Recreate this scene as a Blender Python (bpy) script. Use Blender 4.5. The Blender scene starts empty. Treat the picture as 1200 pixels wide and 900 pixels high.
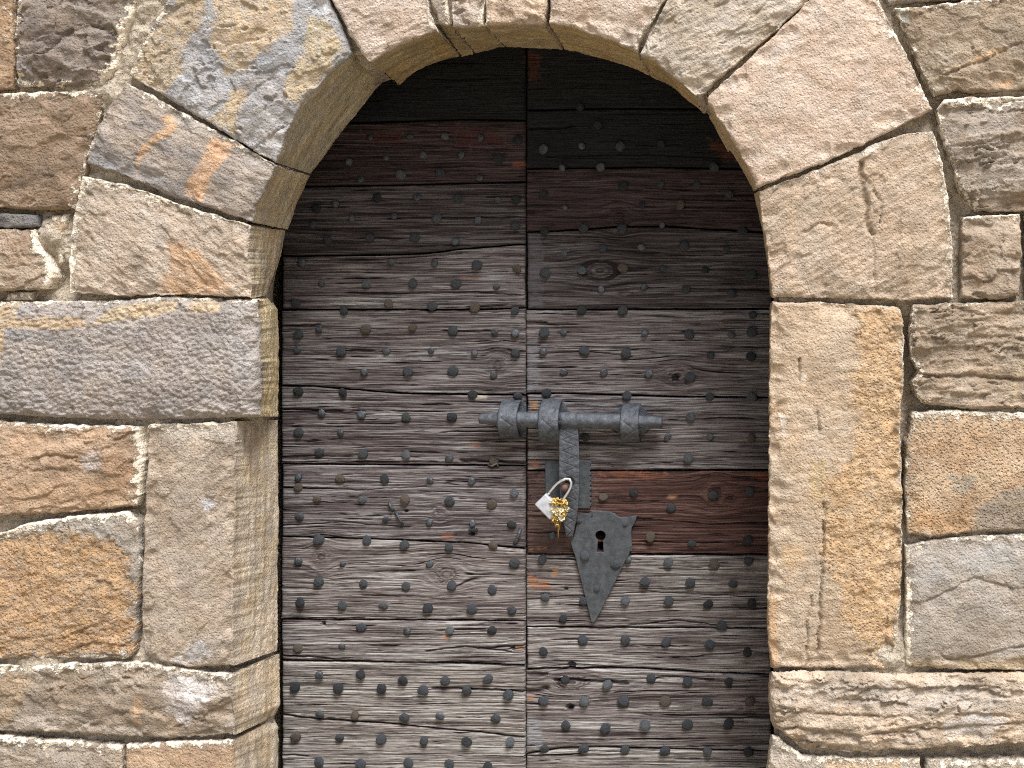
import bpy, bmesh, math, random
import numpy as np
from mathutils import Vector, Matrix
from mathutils.geometry import tessellate_polygon

C = bpy.context.scene.collection
scene = bpy.context.scene
R = math.radians

# ------------------------------------------------------------------ camera, sky, sun, exposure
MM = 0.002                       # metres per photograph pixel on the wall face
VX, VY = 880.0, 325.0            # the point straight ahead of the lens
DC = 2.5                         # distance of the lens from the wall face
GROUND_PX = 1105.0
CAMX, CAMZ = (VX - 600) * MM, (GROUND_PX - VY) * MM
cam_d = bpy.data.cameras.new('camera')
cam = bpy.data.objects.new('camera', cam_d); C.objects.link(cam)
cam.location = (CAMX, -DC, CAMZ); cam.rotation_euler = (R(90), 0, 0)
cam_d.sensor_width = 36.0; cam_d.lens = 36.0 * DC / 2.4
cam_d.shift_x = -(VX - 600) / 1200.0; cam_d.shift_y = -(450 - VY) / 1200.0
cam_d.clip_start = 0.05; cam_d.clip_end = 300.0
scene.camera = cam

SUN_EL, SUN_AZ = R(61), R(30)    # height, and how far to the right of straight-on
world = bpy.data.worlds.new('World'); scene.world = world; world.use_nodes = True
wn = world.node_tree.nodes; wl = world.node_tree.links
sky = wn.new('ShaderNodeTexSky'); sky.sky_type = 'NISHITA'; sky.sun_disc = False
sky.sun_elevation = SUN_EL; sky.sun_rotation = R(180) - SUN_AZ
sky.air_density = 1.0; sky.dust_density = 4.0; sky.ozone_density = 1.0
wl.new(sky.outputs['Color'], wn['Background'].inputs['Color'])
wn['Background'].inputs['Strength'].default_value = 0.05

sun_d = bpy.data.lights.new('sun', 'SUN'); sun = bpy.data.objects.new('sun', sun_d); C.objects.link(sun)
sun_d.energy = 3.0; sun_d.angle = R(27); sun_d.color = (1.0, 0.985, 0.96)
sdir = Vector((math.sin(SUN_AZ) * math.cos(SUN_EL), -math.cos(SUN_AZ) * math.cos(SUN_EL), math.sin(SUN_EL)))
sun.rotation_euler = sdir.to_track_quat('Z', 'Y').to_euler(); sun.location = (2, -6, 6)

vs = scene.view_settings
vs.view_transform = 'Standard'; vs.look = 'None'; vs.gamma = 1.0; vs.use_curve_mapping = False
vs.exposure = 1.25
scene.display_settings.display_device = 'sRGB'
scene.cycles.max_bounces = 6; scene.cycles.diffuse_bounces = 4
scene.cycles.use_denoising = False
scene.render.filter_size = 1.0; scene.cycles.filter_width = 1.0

# ------------------------------------------------------------------ numeric helpers
def U(px, py, Y=0.0):
    """A photograph pixel as a point on the vertical plane at depth Y."""
    k = (DC + Y) / DC
    return np.array([CAMX + ((px - 600) * MM - CAMX) * k, Y, CAMZ + ((GROUND_PX - py) * MM - CAMZ) * k])

def UA(pts, Y=0.0):
    return np.array([U(p[0], p[1], Y) for p in pts])

rngP = np.random.RandomState(7)
PERM = np.concatenate([rngP.permutation(256)] * 3)
GR = rngP.normal(size=(256, 3)); GR /= np.linalg.norm(GR, axis=1)[:, None]
RND = rngP.rand(256, 3)

def perlin(x, y, z=0.0):
    x, y, z = np.broadcast_arrays(np.asarray(x, float), np.asarray(y, float), np.asarray(z, float))
    xi, yi, zi = np.floor(x).astype(int), np.floor(y).astype(int), np.floor(z).astype(int)
    xf, yf, zf = x - xi, y - yi, z - zi
    f = lambda t: t * t * t * (t * (t * 6 - 15) + 10)
    u, v, w = f(xf), f(yf), f(zf)
    def g(i, j, k):
        h = PERM[PERM[PERM[(xi + i) & 255] + ((yi + j) & 255)] + ((zi + k) & 255)]
        q = GR[h]
        return q[..., 0] * (xf - i) + q[..., 1] * (yf - j) + q[..., 2] * (zf - k)
    l = lambda a, b, t: a + t * (b - a)
    return 1.6 * l(l(l(g(0,0,0), g(1,0,0), u), l(g(0,1,0), g(1,1,0), u), v),
                   l(l(g(0,0,1), g(1,0,1), u), l(g(0,1,1), g(1,1,1), u), v), w)

def fbm(x, y, z=0.0, o=4, gain=0.5):
    s, a, n = 0.0, 1.0, 0.0
    for i in range(o):
        s = s + a * perlin(x * 2**i + 17.3*i, y * 2**i - 9.1*i, z * 2**i + 5.7*i); n += a; a *= gain
    return s / n * 1.3

def cells(x, y, z=0.0):
    """F1 distance of scattered points, 2D with a seed."""
    xi, yi = np.floor(x).astype(int), np.floor(y).astype(int)
    zi = int(z)
    best = np.full(np.shape(x), 9.0)
    for i in (-1, 0, 1):
        for j in (-1, 0, 1):
            h = PERM[PERM[(xi + i + zi*31) & 255] + ((yi + j) & 255)]
            d = (xi + i + RND[h, 0] - x)**2 + (yi + j + RND[h, 1] - y)**2
            best = np.minimum(best, d)
    return np.sqrt(best)

def sstep(a, b, x):
    t = np.clip((x - a) / (b - a), 0, 1); return t * t * (3 - 2 * t)

def lin(c):
    c = np.asarray(c, float) / 255.0
    return np.where(c <= 0.04045, c / 12.92, ((c + 0.055) / 1.055) ** 2.4)

def seg_dist(P, poly, closed=False):
    P = P.reshape(-1, 2); poly = np.asarray(poly, float)
    a = poly; b = np.roll(poly, -1, axis=0)
    if not closed: a, b = a[:-1], b[:-1]
    best = np.full(len(P), 1e9)
    for p, q in zip(a, b):
        d = q - p; L = max((d * d).sum(), 1e-12)
        t = np.clip(((P - p) @ d) / L, 0, 1)
        r = P - p - t[:, None] * d
        best = np.minimum(best, (r * r).sum(1))
    return np.sqrt(best)

def inside(P, poly):
    P = P.reshape(-1, 2); x, y = P[:, 0], P[:, 1]; n = len(poly); r = np.zeros(len(P), bool)
    for i in range(n):
        x1, y1 = poly[i]; x2, y2 = poly[(i + 1) % n]
        if y1 == y2: continue
        c = ((y1 > y) != (y2 > y)) & (x < (x2 - x1) * (y - y1) / (y2 - y1) + x1)
        r ^= c
    return r

def blotch(px, poly, wob=5.0, soft=1.5, seed=0.0):
    """Mask of a stain outline given in wall pixels, its edge broken by noise."""
    d = seg_dist(px, poly, True); d = np.where(inside(px, poly), d, -d)
    wob = wob * 1.5
    d = d + wob * fbm(px[:, 0] / 15.0, px[:, 1] / 15.0, seed, 4, 0.7) + wob * .55 * fbm(px[:, 0] / 4.0, px[:, 1] / 4.0, seed + 2, 3, 0.7)
    k = 0.78 + 0.55 * fbm(px[:, 0] / 11.0, px[:, 1] / 9.0, seed + 6, 4, 0.7)
    return sstep(-soft * 1.4, soft * 1.4, d) * np.clip(k, 0.25, 1)

def resample(pts, n, cluster=0.0):
    pts = np.asarray(pts, float)
    s = np.concatenate([[0], np.cumsum(np.linalg.norm(np.diff(pts, axis=0), axis=1))])
    t = np.linspace(0, 1, n); t = (1 - cluster) * t + cluster * (0.5 - 0.5 * np.cos(np.pi * t))
    t = t * s[-1]
    return np.stack([np.interp(t, s, pts[:, k]) for k in range(pts.shape[1])], 1)

def mesh_np(name, V, F, mat, parent=None, smooth=True, attrs=None, center=True, uvs=None):
    """V n x 3, F a list of quad arrays / faces -> one linked mesh object with its origin at its middle."""
    V = np.asarray(V, float)
    o = V.mean(0) if center is True else np.asarray(center if center is not False else (0, 0, 0), float)
    me = bpy.data.meshes.new(name)
    F = np.asarray(F, np.int32)
    k = F.shape[1]
    me.vertices.add(len(V)); me.vertices.foreach_set('co', (V - o).astype(np.float32).ravel())
    me.loops.add(F.size); me.loops.foreach_set('vertex_index', F.ravel())
    me.polygons.add(len(F)); me.polygons.foreach_set('loop_start', np.arange(0, F.size, k, dtype=np.int32))
    me.polygons.foreach_set('use_smooth', np.full(len(F), smooth))
    me.update(calc_edges=True); me.validate()
    for an, arr in (attrs or {}).items():
        arr = np.asarray(arr, np.float32)
        if arr.ndim == 2:
            at = me.attributes.new(an, 'FLOAT_COLOR', 'POINT')
            at.data.foreach_set('color', np.concatenate([arr, np.ones((len(arr), 1), np.float32)], 1).ravel())
        else:
            at = me.attributes.new(an, 'FLOAT', 'POINT'); at.data.foreach_set('value', arr)
    ob = bpy.data.objects.new(name, me); C.objects.link(ob)
    ob.location = o
    if parent is not None:
        ob.parent = parent; ob.location = Vector(o) - parent.location
    if mat: me.materials.append(mat)
    return ob

def thing(name, label, cat, loc=(0, 0, 0), group=None, kind='thing'):
    o = bpy.data.objects.new(name, None); C.objects.link(o); o.empty_display_size = 0.05
    o.location = loc; o['label'] = label; o['category'] = cat; o['kind'] = kind
    if group: o['group'] = group
    return o

# ------------------------------------------------------------------ materials
def new_mat(name):
    m = bpy.data.materials.new(name); m.use_nodes = True
    nt = m.node_tree; b = nt.nodes['Principled BSDF']
    return m, nt.nodes, nt.links, b

def noise(N, L, vec, scale, detail=4, rough=0.6, dim='3D', w=None):
    n = N.new('ShaderNodeTexNoise'); n.noise_dimensions = dim
    n.inputs['Scale'].default_value = scale; n.inputs['Detail'].default_value = detail; n.inputs['Roughness'].default_value = rough
    L.new(vec, n.inputs['Vector'])
    return n.outputs['Fac']

def mathn(N, L, op, a, b=None, c=None, clamp=False):
    n = N.new('ShaderNodeMath'); n.operation = op; n.use_clamp = clamp
    for i, v in enumerate((a, b, c)):
        if v is None: continue
        if isinstance(v, (int, float)): n.inputs[i].default_value = v
        else: L.new(v, n.inputs[i])
    return n.outputs[0]

def maprange(N, L, v, a, b, c, d, smooth=False):
    n = N.new('ShaderNodeMapRange'); n.interpolation_type = 'SMOOTHSTEP' if smooth else 'LINEAR'
    L.new(v, n.inputs[0])
    for i, x in enumerate((a, b, c, d)): n.inputs[i + 1].default_value = x
    return n.outputs[0]

def mixc(N, L, f, a, b, mode='MIX'):
    n = N.new('ShaderNodeMix'); n.data_type = 'RGBA'; n.blend_type = mode
    for s, v in ((0, f), (6, a), (7, b)):
        if isinstance(v, (int, float)): n.inputs[s].default_value = v
        elif isinstance(v, (tuple, list, np.ndarray)): n.inputs[s].default_value = (*[float(x) for x in v], 1)
        else: L.new(v, n.inputs[s])
    return n.outputs[2]

def attr(N, name):
    n = N.new('ShaderNodeAttribute'); n.attribute_name = name; return n

def objvec(N, L, stretch=None):
    tc = N.new('ShaderNodeTexCoord'); oi = N.new('ShaderNodeObjectInfo')
    v = N.new('ShaderNodeVectorMath'); v.operation = 'ADD'
    s = N.new('ShaderNodeVectorMath'); s.operation = 'SCALE'; s.inputs[3].default_value = 13.0
    cmb = N.new('ShaderNodeCombineXYZ')
    for i in range(3): L.new(oi.outputs['Random'], cmb.inputs[i])
    L.new(cmb.outputs[0], s.inputs[0]); L.new(tc.outputs['Object'], v.inputs[0]); L.new(s.outputs[0], v.inputs[1])
    if stretch:
        m = N.new('ShaderNodeVectorMath'); m.operation = 'MULTIPLY'; m.inputs[1].default_value = stretch
        L.new(v.outputs[0], m.inputs[0]); return m.outputs[0]
    return v.outputs[0]

def bumpn(N, L, h, dist, strength=1.0, normal=None):
    n = N.new('ShaderNodeBump'); n.inputs['Distance'].default_value = dist; n.inputs['Strength'].default_value = strength
    L.new(h, n.inputs['Height'])
    if normal is not None: L.new(normal, n.inputs['Normal'])
    return n.outputs['Normal']

def stone_material():
    m, N, L, b = new_mat('sandstone')
    v = objvec(N, L)
    col = attr(N, 'tint').outputs['Color']; lime = attr(N, 'lime').outputs['Fac']; pit = attr(N, 'pit').outputs['Fac']; grit = attr(N, 'grit').outputs['Fac']
    n1 = noise(N, L, v, 45, 6, 0.68); n2 = noise(N, L, v, 260, 4, 0.7); n3 = noise(N, L, v, 14, 5, 0.6)
    val = mathn(N, L, 'MULTIPLY', maprange(N, L, n1, 0.25, 0.75, 0.80, 1.20), maprange(N, L, n2, 0.25, 0.75, 0.70, 1.30))
    cmb = N.new('ShaderNodeCombineColor')
    for i in range(3): L.new(val, cmb.inputs[i])
    c = mixc(N, L, 1.0, col, cmb.outputs[0], 'MULTIPLY')
    warm = mixc(N, L, maprange(N, L, n3, 0.35, 0.7, 0, 1), (1.0, 1.0, 1.0), (1.06, 0.97, 0.88))
    c = mixc(N, L, 1.0, c, warm, 'MULTIPLY')
    vor = N.new('ShaderNodeTexVoronoi'); vor.inputs['Scale'].default_value = 150; L.new(v, vor.inputs['Vector'])
    vd = maprange(N, L, vor.outputs['Distance'], 0.05, 0.5, 0, 1)
    # lime crust with a broken, crumbly edge
    nl = noise(N, L, v, 52, 8, 0.74)
    lf = mathn(N, L, 'ADD', lime, mathn(N, L, 'MULTIPLY_ADD', nl, 1.7, -0.85))
    lf = maprange(N, L, lf, 0.47, 0.60, 0, 1, True)
    lc = mixc(N, L, maprange(N, L, n2, 0.3, 0.7, 0, 1), lin((236, 227, 212)) * .95, lin((212, 197, 174)) * .92)
    c = mixc(N, L, lf, c, lc)
    L.new(c, b.inputs['Base Color'])
    b.inputs['Roughness'].default_value = 0.92; b.inputs['Specular IOR Level'].default_value = 0.25
    rel = mathn(N, L, 'MULTIPLY_ADD', lf, 0.5, n1)
    nb = bumpn(N, L, rel, 0.009, 0.9)
    nb = bumpn(N, L, mathn(N, L, 'MULTIPLY', n2, grit), 0.0045, 1.0, nb)
    pr = mathn(N, L, 'MULTIPLY', pit, vd)
    nb = bumpn(N, L, pr, 0.006, 1.0, nb)
    L.new(nb, b.inputs['Normal'])
    return m

def mortar_material():
    m, N, L, b = new_mat('lime_mortar')
    v = objvec(N, L)
    n1 = noise(N, L, v, 30, 6, 0.65); n2 = noise(N, L, v, 220, 4, 0.7)
    c = mixc(N, L, maprange(N, L, n1, 0.35, 0.65, 0, 1), lin((176, 162, 142)) * .82, lin((208, 196, 178)) * .85)
    c = mixc(N, L, maprange(N, L, n2, 0.55, 0.75, 0, 1), c, lin((228, 218, 202)) * .9)
    L.new(c, b.inputs['Base Color']); b.inputs['Roughness'].default_value = 0.95
    vo = N.new('ShaderNodeTexVoronoi'); vo.inputs['Scale'].default_value = 85; L.new(v, vo.inputs['Vector'])
    nb = bumpn(N, L, n1, 0.024); nb = bumpn(N, L, vo.outputs['Distance'], 0.008, 0.8, nb); nb = bumpn(N, L, n2, 0.003, 1.0, nb); L.new(nb, b.inputs['Normal'])
    return m

def wood_material(name, ridge, valley, deep, red=0.0):
    m, N, L, b = new_mat(name)
    tc = objvec(N, L)
    v = objvec(N, L, (7, 60, 260)); v2 = objvec(N, L, (20, 60, 700)); v3 = objvec(N, L, (2.2, 10, 14))
    h = attr(N, 'grain').outputs['Fac']
    tint = attr(N, 'tint').outputs['Color']; tm = attr(N, 'chip').outputs['Fac']
    n1 = noise(N, L, v, 1.0, 4, 0.6); n2 = noise(N, L, v2, 1.0, 3, 0.6); n3 = noise(N, L, v3, 1.0, 5, 0.6)
    hh = mathn(N, L, 'ADD', h, mathn(N, L, 'MULTIPLY_ADD', n1, 0.9, -0.45))
    c = mixc(N, L, maprange(N, L, hh, 0.18, 0.55, 0, 1, True), deep, valley)
    c = mixc(N, L, maprange(N, L, hh, 0.45, 0.85, 0, 1, True), c, ridge)
    hl = noise(N, L, objvec(N, L, (11, 60, 420)), 1.0, 2, 0.5)
    c = mixc(N, L, mathn(N, L, 'MULTIPLY', maprange(N, L, hl, 0.60, 0.66, 0, .75), maprange(N, L, n3, 0.3, 0.6, .35, 1)), c, deep)
    big = mixc(N, L, maprange(N, L, n3, 0.35, 0.68, 0, 1), (0.68, 0.62, 0.62), (1.14, 1.16, 1.17))
    c = mixc(N, L, 1.0, c, big, 'MULTIPLY')
    g = maprange(N, L, n2, 0.3, 0.7, 0.78, 1.22)
    cmb = N.new('ShaderNodeCombineColor')
    for i in range(3): L.new(g, cmb.inputs[i])
    c = mixc(N, L, 1.0, c, cmb.outputs[0], 'MULTIPLY')
    c2 = mixc(N, L, 1.0, tint, cmb.outputs[0], 'MULTIPLY')
    c = mixc(N, L, tm, c, c2)
    L.new(c, b.inputs['Base Color'])
    b.inputs['Roughness'].default_value = 0.78; b.inputs['Specular IOR Level'].default_value = 0.35
    nb = bumpn(N, L, n1, 0.0032, 1.0); nb = bumpn(N, L, n2, 0.0014, 1.0, nb); nb = bumpn(N, L, maprange(N, L, hl, 0.58, 0.68, 1, 0), 0.0022, 1.0, nb)
    L.new(nb, b.inputs['Normal'])
    return m

def iron_material(name, c1, c2, rough=0.5, metal=0.45, bump=0.0012):
    m, N, L, b = new_mat(name)
    v = objvec(N, L)
    n1 = noise(N, L, v, 60, 5, 0.6); n2 = noise(N, L, v, 300, 4, 0.65)
    c = mixc(N, L, maprange(N, L, n1, 0.35, 0.65, 0, 1), c1, c2)
    n3 = noise(N, L, v, 24, 6, 0.7)
    c = mixc(N, L, maprange(N, L, n3, 0.56, 0.76, 0, 0.4), c, lin((104, 80, 66)) * .6)
    c = mixc(N, L, maprange(N, L, n2, 0.64, 0.8, 0, 0.6), c, lin((160, 152, 144)) * .6)
    L.new(c, b.inputs['Base Color']); b.inputs['Metallic'].default_value = metal
    L.new(maprange(N, L, n2, 0.3, 0.7, rough - 0.1, rough + 0.15), b.inputs['Roughness'])
    nb = bumpn(N, L, n1, bump * 2.5, 0.8); nb = bumpn(N, L, n2, bump * 0.6, 0.8, nb); L.new(nb, b.inputs['Normal'])
    return m

def plain(name, c, rough=0.6, metal=0.0, var=0.12, scale=120):
    m, N, L, b = new_mat(name)
    v = objvec(N, L); n = noise(N, L, v, scale, 4, 0.6)
    cc = mixc(N, L, maprange(N, L, n, 0.3, 0.7, 0, 1), np.asarray(c) * (1 - var), np.asarray(c) * (1 + var))
    L.new(cc, b.inputs['Base Color']); b.inputs['Roughness'].default_value = rough; b.inputs['Metallic'].default_value = metal; b.inputs['Specular IOR Level'].default_value = 0.5 if metal else 0.1
    L.new(bumpn(N, L, n, 0.0006, 0.7), b.inputs['Normal'])
    return m

M_STONE = stone_material(); M_MORTAR = mortar_material()
WA = 0.62
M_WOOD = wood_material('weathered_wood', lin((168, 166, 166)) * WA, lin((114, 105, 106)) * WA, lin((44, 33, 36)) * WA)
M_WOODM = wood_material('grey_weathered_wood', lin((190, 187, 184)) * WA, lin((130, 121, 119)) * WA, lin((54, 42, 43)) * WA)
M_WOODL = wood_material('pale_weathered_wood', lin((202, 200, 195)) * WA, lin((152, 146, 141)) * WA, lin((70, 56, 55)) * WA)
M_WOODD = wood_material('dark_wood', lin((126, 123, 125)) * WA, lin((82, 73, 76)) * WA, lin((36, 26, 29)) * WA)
M_WOODDD = wood_material('shaded_dark_wood', lin((94, 80, 82)) * WA, lin((64, 46, 49)) * WA, lin((26, 16, 19)) * WA)  # browner boards, with shade under the arch put into their colour
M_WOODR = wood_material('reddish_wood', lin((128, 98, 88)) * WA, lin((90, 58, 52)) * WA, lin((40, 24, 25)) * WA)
M_CHAR = wood_material('shaded_charred_wood', lin((30, 32, 41)) * WA, lin((18, 19, 26)) * WA, lin((9, 9, 13)) * WA)  # charring, made darker still to carry the shade at the door top
M_IRON = iron_material('wrought_iron', lin((112, 118, 127)) * .6, lin((82, 88, 97)) * .55, 0.58, 0.3, 0.002)
M_NAIL = iron_material('nail_iron', lin((98, 105, 113)) * .55, lin((60, 66, 74)) * .52, 0.5, 0.25, 0.0016)
M_NAILK = iron_material('dark_nail_iron', lin((62, 68, 76)) * .55, lin((40, 45, 52)) * .5, 0.55, 0.2, 0.0016)  # odd dark nails, and those darkened for the arch shade
M_NAILP = iron_material('worn_nail_iron', lin((128, 134, 140)) * .62, lin((82, 88, 96)) * .58, 0.5, 0.3, 0.0018)
M_NAILR = iron_material('brown_nail_iron', lin((130, 118, 108)) * .6, lin((92, 82, 76)) * .6, 0.55, 0.3, 0.0016)
M_PLATE = iron_material('plate_iron', lin((98, 104, 111)) * .6, lin((76, 82, 89)) * .55, 0.58, 0.25)
M_RUST = iron_material('rusty_iron', lin((150, 112, 98)) * .7, lin((112, 84, 76)) * .7, 0.65, 0.2)
M_DARK = plain('dark_interior', (0.02, 0.017, 0.015), 0.9)

# ------------------------------------------------------------------ ground and passage behind the door
def ground_relief():
    n = 90
    g = np.linspace(-1, 1, n); g = np.sign(g) * np.abs(g) ** 2.2 * 60
    X, Y = np.meshgrid(g, g)
    Z = 0.02 * fbm(X * 0.7, Y * 0.7, 3.1) * sstep(0.3, 1.5, np.abs(Y)) 
    V = np.stack([X.ravel(), Y.ravel(), Z.ravel()], 1)
    i = np.arange((n - 1) * (n - 1)); r, c = i // (n - 1), i % (n - 1)
    q = r * n + c
    return V, np.stack([q, q + 1, q + n + 1, q + n], 1)
mg, N_, L_, b_ = new_mat('pale_earth')
vv = objvec(N_, L_)
cg = mixc(N_, L_, maprange(N_, L_, noise(N_, L_, vv, 6, 8, 0.7), 0.35, 0.65, 0, 1), lin((176, 160, 134)) * .85, lin((212, 198, 170)) * .85)
L_.new(cg, b_.inputs['Base Color']); b_.inputs['Roughness'].default_value = 0.95
L_.new(bumpn(N_, L_, noise(N_, L_, vv, 60, 6, 0.7), 0.02), b_.inputs['Normal'])
gV, gF = ground_relief()
ground = mesh_np('ground', gV, gF, mg, center=False); ground['kind'] = 'structure'
ground['label'] = 'pale trodden earth in front of the doorway'; ground['category'] = 'ground'

# ------------------------------------------------------------------ patch builder: a four-sided relief with edges that run back
def patch(T, B, Lm, Rm, Y, res, relief, round_r=0.012, skirts=None, jitter=0.0025, seed=0.0, cluster=0.25, res_v=None, plan=None, jf=38.0):
    """T, B left to right, Lm / Rm the points between the corners top to bottom, all in wall pixels on the plane Y.
    skirts: side -> dict(back=depth or pixel polyline, at=depth of that polyline, rows, amp). Returns V, F, info."""
    P = lambda pts: UA(pts, Y)[:, [0, 2]]
    T, B = P(T), P(B)
    Lc = np.vstack([T[:1]] + ([P(Lm)] if len(Lm) else []) + [B[:1]])
    Rc = np.vstack([T[-1:]] + ([P(Rm)] if len(Rm) else []) + [B[-1:]])
    ln = lambda q: np.linalg.norm(np.diff(q, axis=0), axis=1).sum()
    nu = max(6, int(max(ln(T), ln(B)) / res) + 1); nv = max(6, int(max(ln(Lc), ln(Rc)) / (res_v or res)) + 1)
    T, B = resample(T, nu, cluster), resample(B, nu, cluster)
    Lc, Rc = resample(Lc, nv, cluster), resample(Rc, nv, cluster)
    def jit(q):
        s = np.stack([fbm(q[:, 0] * jf, q[:, 1] * jf, seed + 3.3, 5, 0.62), fbm(q[:, 0] * jf, q[:, 1] * jf, seed + 71.7, 5, 0.62)], 1)
        return q + s * jitter * 1.6
    T, B, Lc, Rc = jit(T), jit(B), jit(Lc), jit(Rc)
    ts = np.linspace(0, 1, nu); vs_ = np.linspace(0, 1, nv)
    ts = (1 - cluster) * ts + cluster * (0.5 - 0.5 * np.cos(np.pi * ts)); vs_ = (1 - cluster) * vs_ + cluster * (0.5 - 0.5 * np.cos(np.pi * vs_))
    u, v = np.meshgrid(ts, vs_)
    u, v = u[..., None], v[..., None]
    G = (1 - v) * T[None] + v * B[None] + (1 - u) * Lc[:, None] + u * Rc[:, None] - (
        (1 - u) * (1 - v) * T[0] + u * (1 - v) * T[-1] + (1 - u) * v * B[0] + u * v * B[-1])
    X, Z = G[..., 0].ravel(), G[..., 1].ravel()
    loop = np.vstack([T, Rc[1:], B[::-1][1:], Lc[::-1][1:-1]])
    step = max(1, len(loop) // 160)
    e = seg_dist(np.stack([X, Z], 1), loop[::step], True)
    rr = round_r * np.clip(1 + 0.9 * fbm(X * 24, Z * 24, seed + 9.0, 4, 0.6), .25, 2.6)
    t = np.clip(1 - e / np.maximum(rr, 1e-4), 0, 1)
    yr = rr * (1 - np.sqrt(np.clip(1 - t * t, 0, 1))) * 0.85
    dy = relief(X, Z, e) if relief else 0 * X
    fade = sstep(0, 0.006, e) * 0.75 + 0.25
    Yv = Y + yr + dy * fade
    V = [np.stack([X, Yv, Z], 1)]
    idx = np.arange(nu * nv).reshape(nv, nu)
    F = [np.stack([idx[1:, :-1], idx[1:, 1:], idx[:-1, 1:], idx[:-1, :-1]], -1).reshape(-1, 4)]
    E = [e]; S = [np.zeros(len(X))]; DD = [np.zeros(len(X))]
    base = nu * nv
    sides = {'T': idx[0, :], 'R': idx[:, -1], 'B': idx[-1, ::-1], 'L': idx[::-1, 0]}
    for k, ids in sides.items():
        sk = (skirts or {}).get(k) or (skirts or {}).get('*') or dict(back=0.07)
        front = V[0][ids]; n = len(ids)
        if isinstance(sk['back'], (int, float)):
            back = front.copy(); back[:, 1] = sk['back']
        else:
            q = UA(sk['back'], sk['at'])
            if k in 'BL': q = q[::-1]
            back = resample(q, n, cluster)
        for end, key in ((0, 'c0'), (-1, 'c1')):
            if sk.get(key) is not None:
                off = np.asarray(sk[key]) - back[end]
                w = np.linspace(1, 0, n) if end == 0 else np.linspace(0, 1, n)
                back = back + off[None] * (w[:, None] ** 2)
        rows = sk.get('rows', 4)
        tang = np.gradient(front[:, [0, 2]], axis=0); tang /= np.linalg.norm(tang, axis=1)[:, None] + 1e-9
        nor = np.stack([-tang[:, 1], tang[:, 0]], 1)      # outward of a clockwise loop
        prev = ids
        arc = np.concatenate([[0], np.cumsum(np.linalg.norm(np.diff(front[:, [0, 2]], axis=0), axis=1))])
        bulge = sk.get('bulge', 0.0)
        for j in range(1, rows + 1):
            s = j / rows
            if bulge: s = s
            r = front * (1 - s) + back * s
            amp = sk.get('amp', 0.003) * min(1.0, j / 2)
            d = r[:, 1]
            ramp = min(1.0, j / (rows * .35))
            nz = ramp * amp * (fbm(arc * 9 + seed, d * 42, seed + 40, 4) * 1.0 + 0.5 * fbm(arc * 60, d * 70, seed + 22, 3))
            if sk.get('ledge'):
                q = fbm(arc * 4 + seed * 3, d * 26, seed + 60, 3) * 3.0
                nz = nz + ramp * sk['ledge'] * (np.floor(q) + sstep(0.7, 1.0, q - np.floor(q)))
            r = r.copy(); r[:, 0] += nor[:, 0] * nz; r[:, 2] += nor[:, 1] * nz
            V.append(r); cur = np.arange(base, base + n); base += n
            F.append(np.stack([prev[:-1], prev[1:], cur[1:], cur[:-1]], -1))
            E.append(np.zeros(n) + 0.001); S.append(np.full(n, 1.0 if sk.get('inner') else 0.5)); DD.append(np.full(n, s))
            prev = cur
        if sk.get('ret'):                                   # the stone turns away behind its visible back edge
            for j in (1, 2):
                r = V[-1].copy()
                r[:, 0] += nor[:, 0] * (-sk['ret'] / 2); r[:, 2] += nor[:, 1] * (-sk['ret'] / 2); r[:, 1] += 0.003
                V.append(r); cur = np.arange(base, base + n); base += n
                F.append(np.stack([prev[:-1], prev[1:], cur[1:], cur[:-1]], -1))
                E.append(np.zeros(n) + 0.001); S.append(np.full(n, 1.0)); DD.append(np.ones(n)); prev = cur
    return np.vstack(V), np.vstack(F), dict(e=np.concatenate(E), side=np.concatenate(S), depth=np.concatenate(DD), nfront=nu * nv, loop=loop)

# ------------------------------------------------------------------ stone faces
def rot2(x, z, deg):
    a = R(deg); return x * math.cos(a) + z * math.sin(a), -x * math.sin(a) + z * math.cos(a)

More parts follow.
